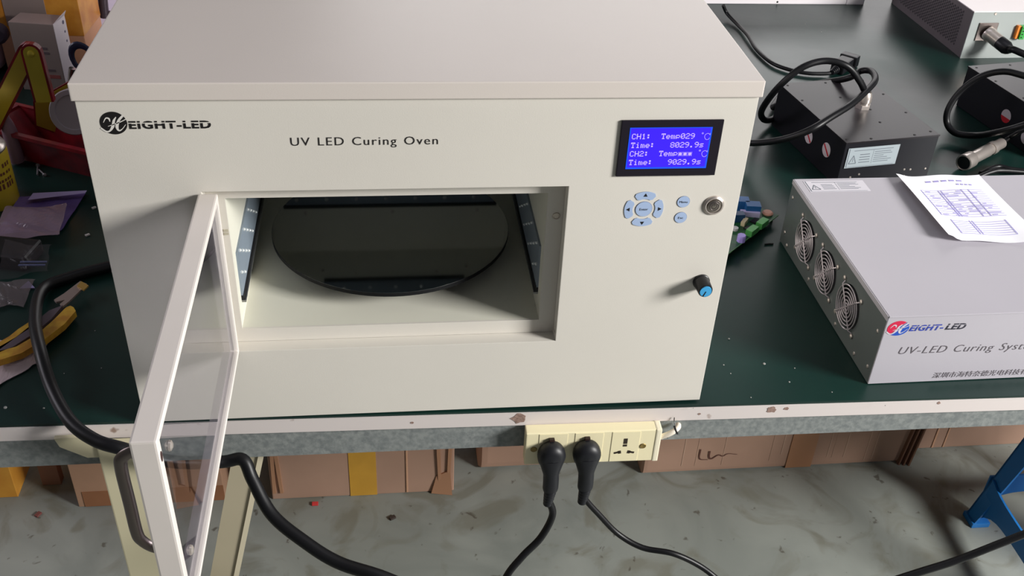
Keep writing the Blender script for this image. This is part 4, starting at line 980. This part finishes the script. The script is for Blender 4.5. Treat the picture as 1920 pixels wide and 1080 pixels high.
# yellow can
can = thing('spray_can', (-0.5895, 0.475, 0), 0, 'yellow metal can with silver top at the left edge', 'can')
M_yel = mat('yellow_can_print', rgb(214, 186, 50), 0.35, var=0.12, vscale=18)
build('can_body', MB().lathe([(0.035, 0.0), (0.0358, 0.002), (0.0358, 0.078), (0.0345, 0.081)], 40), M_yel, can)
build('can_shoulder', MB().lathe([(0.0350, 0.080), (0.0362, 0.083), (0.0345, 0.087), (0.030, 0.090), (0.026, 0.098), (0.0250, 0.1)], 40), M_chrome, can, label='silver rolled shoulder')
build('can_cap', MB().lathe([(0.020, 0.098), (0.020, 0.108), (0.018, 0.110), (0, 0.110)], 32), mat('lilac_grey_cap', rgb(160, 150, 160), 0.4), can)
cp = MB()
rr = random.Random(2)
for zz, hh in ((0.060, 0.006), (0.050, 0.004), (0.040, 0.004), (0.030, 0.008)):
    for k in range(7):
        a = R(-62+k*9+rr.uniform(-2, 2)); w_ = R(2.6)
        cp.add([(0.0361*math.cos(a-w_), 0.0361*math.sin(a-w_), zz), (0.0361*math.cos(a+w_), 0.0361*math.sin(a+w_), zz), (0.0361*math.cos(a+w_), 0.0361*math.sin(a+w_), zz+hh), (0.0361*math.cos(a-w_), 0.0361*math.sin(a-w_), zz+hh)], [(0, 1, 2, 3)])
build('can_print', cp, mat('brown_can_print', rgb(110, 62, 40), 0.6), can)

# crumpled sheets of film and bags
def crumple(name, px, z0, amp, m, lbl, cat, seed, N=26, th=0.0006, parent=None):
    """px: four corners (photo places on the mat), bilinear sheet with folds"""
    C = [at(x, y, z=z0) for x, y in px]
    rr = random.Random(seed)
    waves = [(rr.uniform(2, 14), rr.uniform(2, 14), rr.uniform(0, 6.28), rr.uniform(0.3, 1.0)) for _ in range(9)]
    def P(u, v):
        p = (C[0]*(1-u)+C[1]*u)*(1-v)+(C[3]*(1-u)+C[2]*u)*v
        h = sum(abs(math.sin(a*u*1.3+b_*v+c))*d for a, b_, c, d in waves)/9
        e = 0.006*math.sin(9*u+seed)*(1 if v < 0.02 or v > 0.98 else 0.3)
        return Vector((p.x+e*0.5, p.y+0.004*math.sin(11*v+seed*2+u*5), z0+amp*h*(0.35+0.65*math.sin(math.pi*min(1, max(0, u)))*math.sin(math.pi*min(1, max(0, v))))))
    g = MB()
    T_ = [P(i/N, j/N) for j in range(N+1) for i in range(N+1)]
    F_ = [(j*(N+1)+i, j*(N+1)+i+1, (j+1)*(N+1)+i+1, (j+1)*(N+1)+i) for j in range(N) for i in range(N)]
    g.add(T_, F_, False)
    g.add([p-Vector((0, 0, th)) for p in T_], [f[::-1] for f in F_], False)
    return build(name, g, m, parent, True if parent else False, label=lbl, cat=cat)
def film(name, col, a):
    return mat(name, col, 0.22, alpha=a, spec=0.6)
crumple('purple_packet', [(-12, 445), (118, 430), (163, 362), (38, 368)], 0.002, 0.008, mat('purple_card', rgb(84, 62, 120), 0.5, col2=rgb(120, 100, 160), vscale=12), 'flat purple packet under a plastic bag in front of the toolbox', 'packet', 3, 16)
build('white_slip', MB().hexa([*(tuple(at(x, y, z=0.011)) for x, y in ((52, 375), (160, 362), (163, 357), (62, 362))), *(tuple(at(x, y, z=0.0118)) for x, y in ((52, 375), (160, 362), (163, 357), (62, 362)))]), mat('lavender_paper', rgb(176, 160, 205), 0.6), label='thin lavender paper slip along the top of the purple packet', cat='paper')
crumple('plastic_bag', [(-15, 452), (112, 445), (128, 385), (8, 392)], 0.014, 0.016, film('mauve_film', rgb(150, 128, 142), 0.55), 'crumpled mauve plastic bag lying below the yellow can', 'plastic bag', 8)
bk = thing('bagged_part', (at(40, 500, z=0).x, at(40, 500, z=0).y, 0), 0, 'black part wrapped in clear plastic at the left edge', 'packaged part')
q0 = at(38, 490, z=0.0)
build('black_block', MB().box(-0.045, -0.022, 0.001, 0.022, 0.024, 0.022, 0.006, 3, M=T(q0.x-bk.location.x, q0.y-bk.location.y, 0) @ rot_about('Z', -12)), mat('soft_black_plastic', rgb(15, 15, 20), 0.4), bk)
cl = MB()
for k in range(2):
    cl.box(-0.010, -0.003+0.007*k, 0.0225, 0.022, 0.0+0.007*k, 0.0240, 0.0005, M=T(at(52, 500, z=0.02).x-bk.location.x, at(52, 500, z=0.02).y-bk.location.y, 0) @ rot_about('Z', -2))
build('contact_strip', cl, mat('slate_blue_metal', rgb(92, 104, 150), 0.35, 0.4), bk)
crumple('wrapper', [(-4, 524), (88, 512), (92, 462), (10, 452)], 0.026, 0.009, film('clear_film', rgb(120, 112, 116), 0.07), None, None, 5, parent=bk)
build('paper_triangle', MB().prism([(at(33, 528, z=0.012).x, at(33, 528, z=0.012).y), (at(62, 527, z=0.012).x, at(62, 527, z=0.012).y), (at(50, 514, z=0.012).x, at(50, 514, z=0.012).y)], 0.0005, 0.0020), mat('lilac_paper', rgb(178, 168, 220), 0.6), label='small lilac paper triangle below the bagged black part', cat='paper')
crumple('plastic_bag', [(-10, 576), (44, 576), (62, 528), (-6, 526)], 0.003, 0.010, film('grey_clear_film', rgb(128, 118, 120), 0.42), 'clear crumpled plastic bag above the yellow cutter', 'plastic bag', 12, 22)
# white paper and yellow cutter
crumple('tissue_paper', [(-14, 730), (74, 682), (100, 625), (-10, 640)], 0.001, 0.007, mat('dusty_white_paper', rgb(196, 178, 180), 0.7), 'crumpled white paper under the yellow utility knife', 'paper', 21, 18)
uk = thing('utility_knife', (at(60, 625, z=0).x, at(60, 625, z=0).y, 0), 0, 'worn yellow utility knife with blade out, left of the thick cable', 'knife')
def strip_(px, z0, z1, m, nm, lbl=None):
    P = [at(x, y, z=z1) for x, y in px]
    build(nm, MB().prism([(p.x, p.y) for p in P], z0, z1), m, uk, True, label=lbl)
M_cut = mat('worn_yellow_grip', rgb(208, 168, 52), 0.45, col2=rgb(176, 122, 40), vscale=60)
strip_([(138, 576), (142, 583), (120, 608), (84, 636), (40, 662), (-10, 678), (-10, 660), (30, 650), (68, 628), (100, 600), (124, 576), (132, 573)], 0.007, 0.015, M_cut, 'grip', 'yellow lower grip')
strip_([(60, 600), (61, 612), (36, 628), (-10, 662), (-10, 646), (18, 630), (34, 617)], 0.007, 0.015, M_cut, 'grip', 'yellow upper grip')
strip_([(118, 572), (96, 598), (62, 626), (24, 650), (-10, 664), (-10, 655), (30, 632), (60, 608), (92, 582)], 0.009, 0.015, mat('grey_slide_channel', rgb(104, 92, 100), 0.4, 0.3), 'slide_channel')
strip_([(163, 532), (155, 540), (128, 566), (117, 575), (112, 570), (122, 562), (105, 566), (101, 562), (120, 550), (150, 527)], 0.012, 0.0145, mat('blade_steel', rgb(168, 150, 142), 0.35, 0.5), 'blade')
strip_([(166, 535), (157, 544), (144, 536), (152, 527)], 0.0146, 0.0165, mat('gold_tip', rgb(176, 142, 70), 0.4, 0.3), 'blade_tip')

# little screws and specks on the mat
rr = random.Random(11)
for (a, b_), lb in (((164, 441), 'tiny white crumb on the mat left of the oven'), ((176, 390), 'tiny grey crumb close to the oven side')):
    p = at(a, b_, z=0.001)
    build('crumb', MB().box(-0.003, -0.0018, 0, 0.003, 0.0018, 0.0022, 0.0006, M=T(p.x, p.y, 0.0003) @ rot_about('Z', 40)), mat('off_white_crumb', rgb(190, 184, 180), 0.6), label=lb, cat='crumb')
sp = MB()
for a, b_, r_ in ((1367, 635, .0013), (1433, 682, .0018), (1357, 684, .001), (1480, 716, .0012), (1490, 690, .0009), (1408, 745, .0009), (1560, 735, .0008), (1300, 765, .0007), (1370, 700, .0008), (1660, 760, .0008), (125, 600, .0009), (178, 620, .0008), (190, 690, .0008), (82, 765, .0012), (10, 764, .002), (120, 700, .0007), (1540, 60, .0014), (1570, 20, .001), (1510, 45, .0009)):
    p = at(a, b_, z=0.0005); sp.lathe([(r_, 0), (r_*.7, r_*.6), (0, r_*.7)], 6, T(p.x, p.y, 0.0002))
build('mat_specks', sp, mat('pale_specks', rgb(150, 150, 146), 0.7), label='pale specks of dust scattered on the dark green mat', cat='dust', kind='stuff')
def small_screw(p0, p1, lb):
    a, b_ = at(*p0, z=0.002), at(*p1, z=0.002)
    m = MB().tube([a, b_], 0.0012, 8, 1)
    m.lathe([(0.0030, 0), (0.0030, 0.0016), (0.0015, 0.0026)], 10, Matrix.Translation(b_) @ (b_-a).normalized().to_track_quat('Z', 'Y').to_matrix().to_4x4() @ T(0, 0, -0.001))
    build('small_screw', m, mat('dull_screw', rgb(150, 146, 150), 0.4, 0.6), label=lb, cat='screw')
small_screw((70, 328), (71, 310), 'upright small screw in front of the red tool tray')
small_screw((73, 318), (84, 328), 'slanted small screw beside the upright one before the red tray')

# ------------------------------------------------------------------ boxes on the floor
M_card2 = mat('dull_cardboard', rgb(176, 142, 122), 0.85, var=0.14, vscale=6, bump=0.2, bscale=40, aniso=(1, 1, 0.1))
def floorbox(name, xa, xb, y, h, lbl, m=None, d=0.32, bev=0.004, cat='cardboard box', rz=0.0):
    o = thing(name, ((xa+xb)/2, y+d/2, FL), rz, lbl, cat)
    w = (xb-xa)/2
    build('carton', MB().box(-w, -d/2, 0, w, d/2, h, bev, 3), m or M_card2, o)
    return o, w, d
o, w, d = floorbox('cardboard_box', -0.282, 0.072, 0.600, 0.20, 'brown cardboard box with yellow tape down its front, under the bench')
build('tape_strip', MB().box(-0.026, -d/2-0.0012, 0.001, 0.026, -d/2, 0.2), mat('yellow_tape', rgb(205, 155, 60), 0.35, var=0.1, vscale=20), o, label='yellow packing tape')
build('crease', MB().box(0.083, -d/2-0.002, 0.004, 0.0865, -d/2, 0.2, 0.001), mat('pale_crease', rgb(196, 152, 122), 0.8), o)
fold = MB()
for xx, tw in ((w-0.012, 1), (w-0.028, -1), (-w+0.006, 1), (-w+0.02, -1)):
    fold.hexa([(xx-0.003, -d/2-0.004, 0.02), (xx+0.003, -d/2-0.004, 0.02), (xx+0.003, -d/2, 0.02), (xx-0.003, -d/2, 0.02), (xx-0.004+0.006*tw, -d/2-0.005, 0.2), (xx+0.004+0.006*tw, -d/2-0.005, 0.2), (xx+0.004+0.006*tw, -d/2, 0.2), (xx-0.004+0.006*tw, -d/2, 0.2)])
fold.hexa([(w-0.045, -d/2-0.006, 0.002), (w-0.004, -d/2-0.012, 0.0), (w-0.004, -d/2, 0.0), (w-0.045, -d/2, 0.002), (w-0.035, -d/2-0.002, 0.045), (w-0.008, -d/2-0.004, 0.06), (w-0.008, -d/2, 0.06), (w-0.035, -d/2, 0.045)])
build('crumpled_corner', fold, M_card, o, kind='stuff')
o, w, d = floorbox('cardboard_box', 0.123, 0.262, 0.652, 0.2, 'short rounded cardboard box behind the plugs of the power strip', bev=0.02)
o, w, d = floorbox('cardboard_box', 0.455, 1.028, 0.618, 0.2, 'long battered cardboard box under the right half of the bench', bev=0.012)
fr = MB()
rr = random.Random(9)
for k in range(11):
    xx = rr.uniform(-w+0.03, w-0.03)
    fr.box(xx, -d/2-0.0006, 0.012+rr.uniform(0, 0.03), xx+rr.uniform(0.0008, 0.0022), -d/2, 0.2)
build('corrugation', fr, mat('light_corrugation', rgb(186, 156, 136), 0.85), o, kind='stuff')
build('tape_strip', MB().box(0.02, -d/2-0.0018, 0.002, 0.075, -d/2, 0.2), mat('dull_brown_tape', rgb(168, 122, 90), 0.5), o)
for k in range(3):
    build('layered_edge', MB().box(w-0.022+0.010*k, -d/2-0.008-0.002*k, 0.004+0.006*k, w-0.018+0.010*k, d/2, 0.2, 0.0008, M=rot_about('Y', 4)), mat('dark_corrugated_edge', rgb(122, 88, 70), 0.9), o)
mk = MB()
ribbon(mk, [(-0.170, 0.066), (-0.168, 0.040), (-0.150, 0.036)], [0.0016, 0.0008], M=T(0, -d/2, 0) @ FRONT, z=0.0014)
ribbon(mk, [(-0.150, 0.060), (-0.149, 0.044), (-0.143, 0.038), (-0.130, 0.048), (-0.120, 0.044), (-0.110, 0.050), (-0.09, 0.047)], [0.002, 0.0006], M=T(0, -d/2, 0) @ FRONT, z=0.0014)
build('scribble', mk, mat('dark_brown_scuff', rgb(92, 58, 48), 0.8), o)
o, w, d = floorbox('cardboard_box', 1.070, 1.75, 0.655, 0.2, 'flat-sided cardboard box beside the blue stool, partly hidden by it')
build('crease', MB().box(-w+0.03, -d/2-0.0016, 0.003, -w+0.034, -d/2, 0.2), mat('pale_crease', rgb(196, 152, 122), 0.8), o)
build('crease', MB().box(-w+0.055, -d/2-0.0016, 0.003, -w+0.058, -d/2, 0.2), mat('pale_crease', rgb(196, 152, 122), 0.8), o)
o, w, d = floorbox('cardboard_box', -0.645, -0.372, 0.606, 0.16, 'two-tone cardboard box behind the cream bench leg', mat('pinkish_cardboard', rgb(176, 138, 112), 0.85, var=0.08), bev=0.0015)
build('lower_panel', MB().box(-w+0.012, -d/2-0.0012, 0.001, w, -d/2, 0.040), mat('darker_cardboard', rgb(150, 102, 70), 0.85, var=0.1), o, label='darker lower band')
o, w, d = floorbox('yellow_box', -0.98, -0.765, 0.640, 0.15, 'yellow printed box at the lower left edge under the bench', mat('yellow_printed_card', rgb(222, 162, 66), 0.5, col2=rgb(206, 140, 50), vscale=12), cat='box', bev=0.002)
st2 = MB(); ribbon(st2, [(0.045, 0.030), (0.070, 0.040), (0.082, 0.060), (0.090, 0.09)], [0.003]*2, M=T(0, -d/2, 0) @ FRONT, z=0.0006)
build('black_stripe', st2, M_print, o)
o, w, d = floorbox('cardboard_strip', -0.727, -0.692, 0.668, 0.14, 'narrow folded piece of cardboard standing left of the two-tone box', mat('worn_brown_card', rgb(150, 108, 86), 0.85), d=0.02, cat='cardboard', bev=0.001)

# floor litter
for i, ((a, b_), col, lb) in enumerate((((591, 946), (205, 60, 60), 'small red scrap on the floor before the taped box'), ((736, 972), (60, 50, 45), 'small dark scrap on the floor below the taped box'), ((72, 966), (120, 70, 66), 'small dull red scrap on the floor left of the bench leg'))):
    p = at(a, b_, z=FL)
    build('floor_scrap', MB().box(-0.006, -0.004, 0, 0.006, 0.004, 0.004, 0.001, M=T(p.x, p.y, FL+0.0004) @ rot_about('Z', 30*i)), mat('scrap_%s' % ('red', 'brown', 'dull')[i], rgb(*col), 0.6), label=lb, cat='scrap')

# ------------------------------------------------------------------ blue plastic stool
stl = thing('plastic_stool', (1.258, 0.300, FL), 0, 'blue plastic stool whose legs show at the lower right', 'stool')
M_stool = mat('blue_plastic', rgb(32, 116, 190), 0.35)
hx, hy, SH = 0.175, 0.165, 0.42
def leg(sx, sy):
    m = MB()
    fx, fy = sx*hx, sy*hy; tx, ty = sx*(hx-0.055), sy*(hy-0.045)
    w0, w1, t = 0.030, 0.052, 0.004
    # two plates meeting at the outer corner
    m.hexa([(fx, fy, 0), (fx-sx*w0, fy, 0), (fx-sx*w0, fy-sy*t, 0), (fx, fy-sy*t, 0), (tx, ty, SH), (tx-sx*w1, ty, SH), (tx-sx*w1, ty-sy*t, SH), (tx, ty-sy*t, SH)])
    m.hexa([(fx, fy, 0), (fx-sx*t, fy, 0), (fx-sx*t, fy-sy*w0, 0), (fx, fy-sy*w0, 0), (tx, ty, SH), (tx-sx*t, ty, SH), (tx-sx*t, ty-sy*w1, SH), (tx, ty-sy*w1, SH)])
    m.box(fx-sx*0.034+0, fy-sy*0.034, 0, fx+sx*0.003, fy+sy*0.003, 0.012, 0.002)
    build('leg', m, M_stool, stl)
for sx in (-1, 1):
    for sy in (-1, 1): leg(sx, sy)
def rail_x(sy, z0, name='rail'):
    m = MB(); n = 16; y = sy*(hy-0.006); pts = []
    xx = hx-0.014
    top = [(-xx+2*xx*k/n, z0+0.045) for k in range(n+1)]
    bot = [(xx-2*xx*k/n, z0-0.045*(abs(2*k/n-1))**6) for k in range(n+1)]
    m.prism(top+bot, -0.002, 0.002, M=T(0, y, 0) @ FRONT); build(name, m, M_stool, stl)
def rail_y(sx, z0, name='rail'):
    m = MB(); n = 16; x = sx*(hx-0.012); yy = hy-0.020
    top = [(-yy+2*yy*k/n, z0+0.045+0.014*(abs(2*k/n-1))**5) for k in range(n+1)]
    bot = [(yy-2*yy*k/n, z0-0.05*(abs(2*k/n-1))**5) for k in range(n+1)]
    m.prism(top+bot, -0.002, 0.002, M=T(x, 0, 0) @ RIGHTF); build(name, m, M_stool, stl)
rail_x(1, 0.07); rail_x(-1, 0.07); rail_y(-1, 0.06); rail_y(1, 0.06)
build('seat', MB().box(-0.135, -0.135, SH, 0.135, 0.135, SH+0.02, 0.008, 3), M_stool, stl)
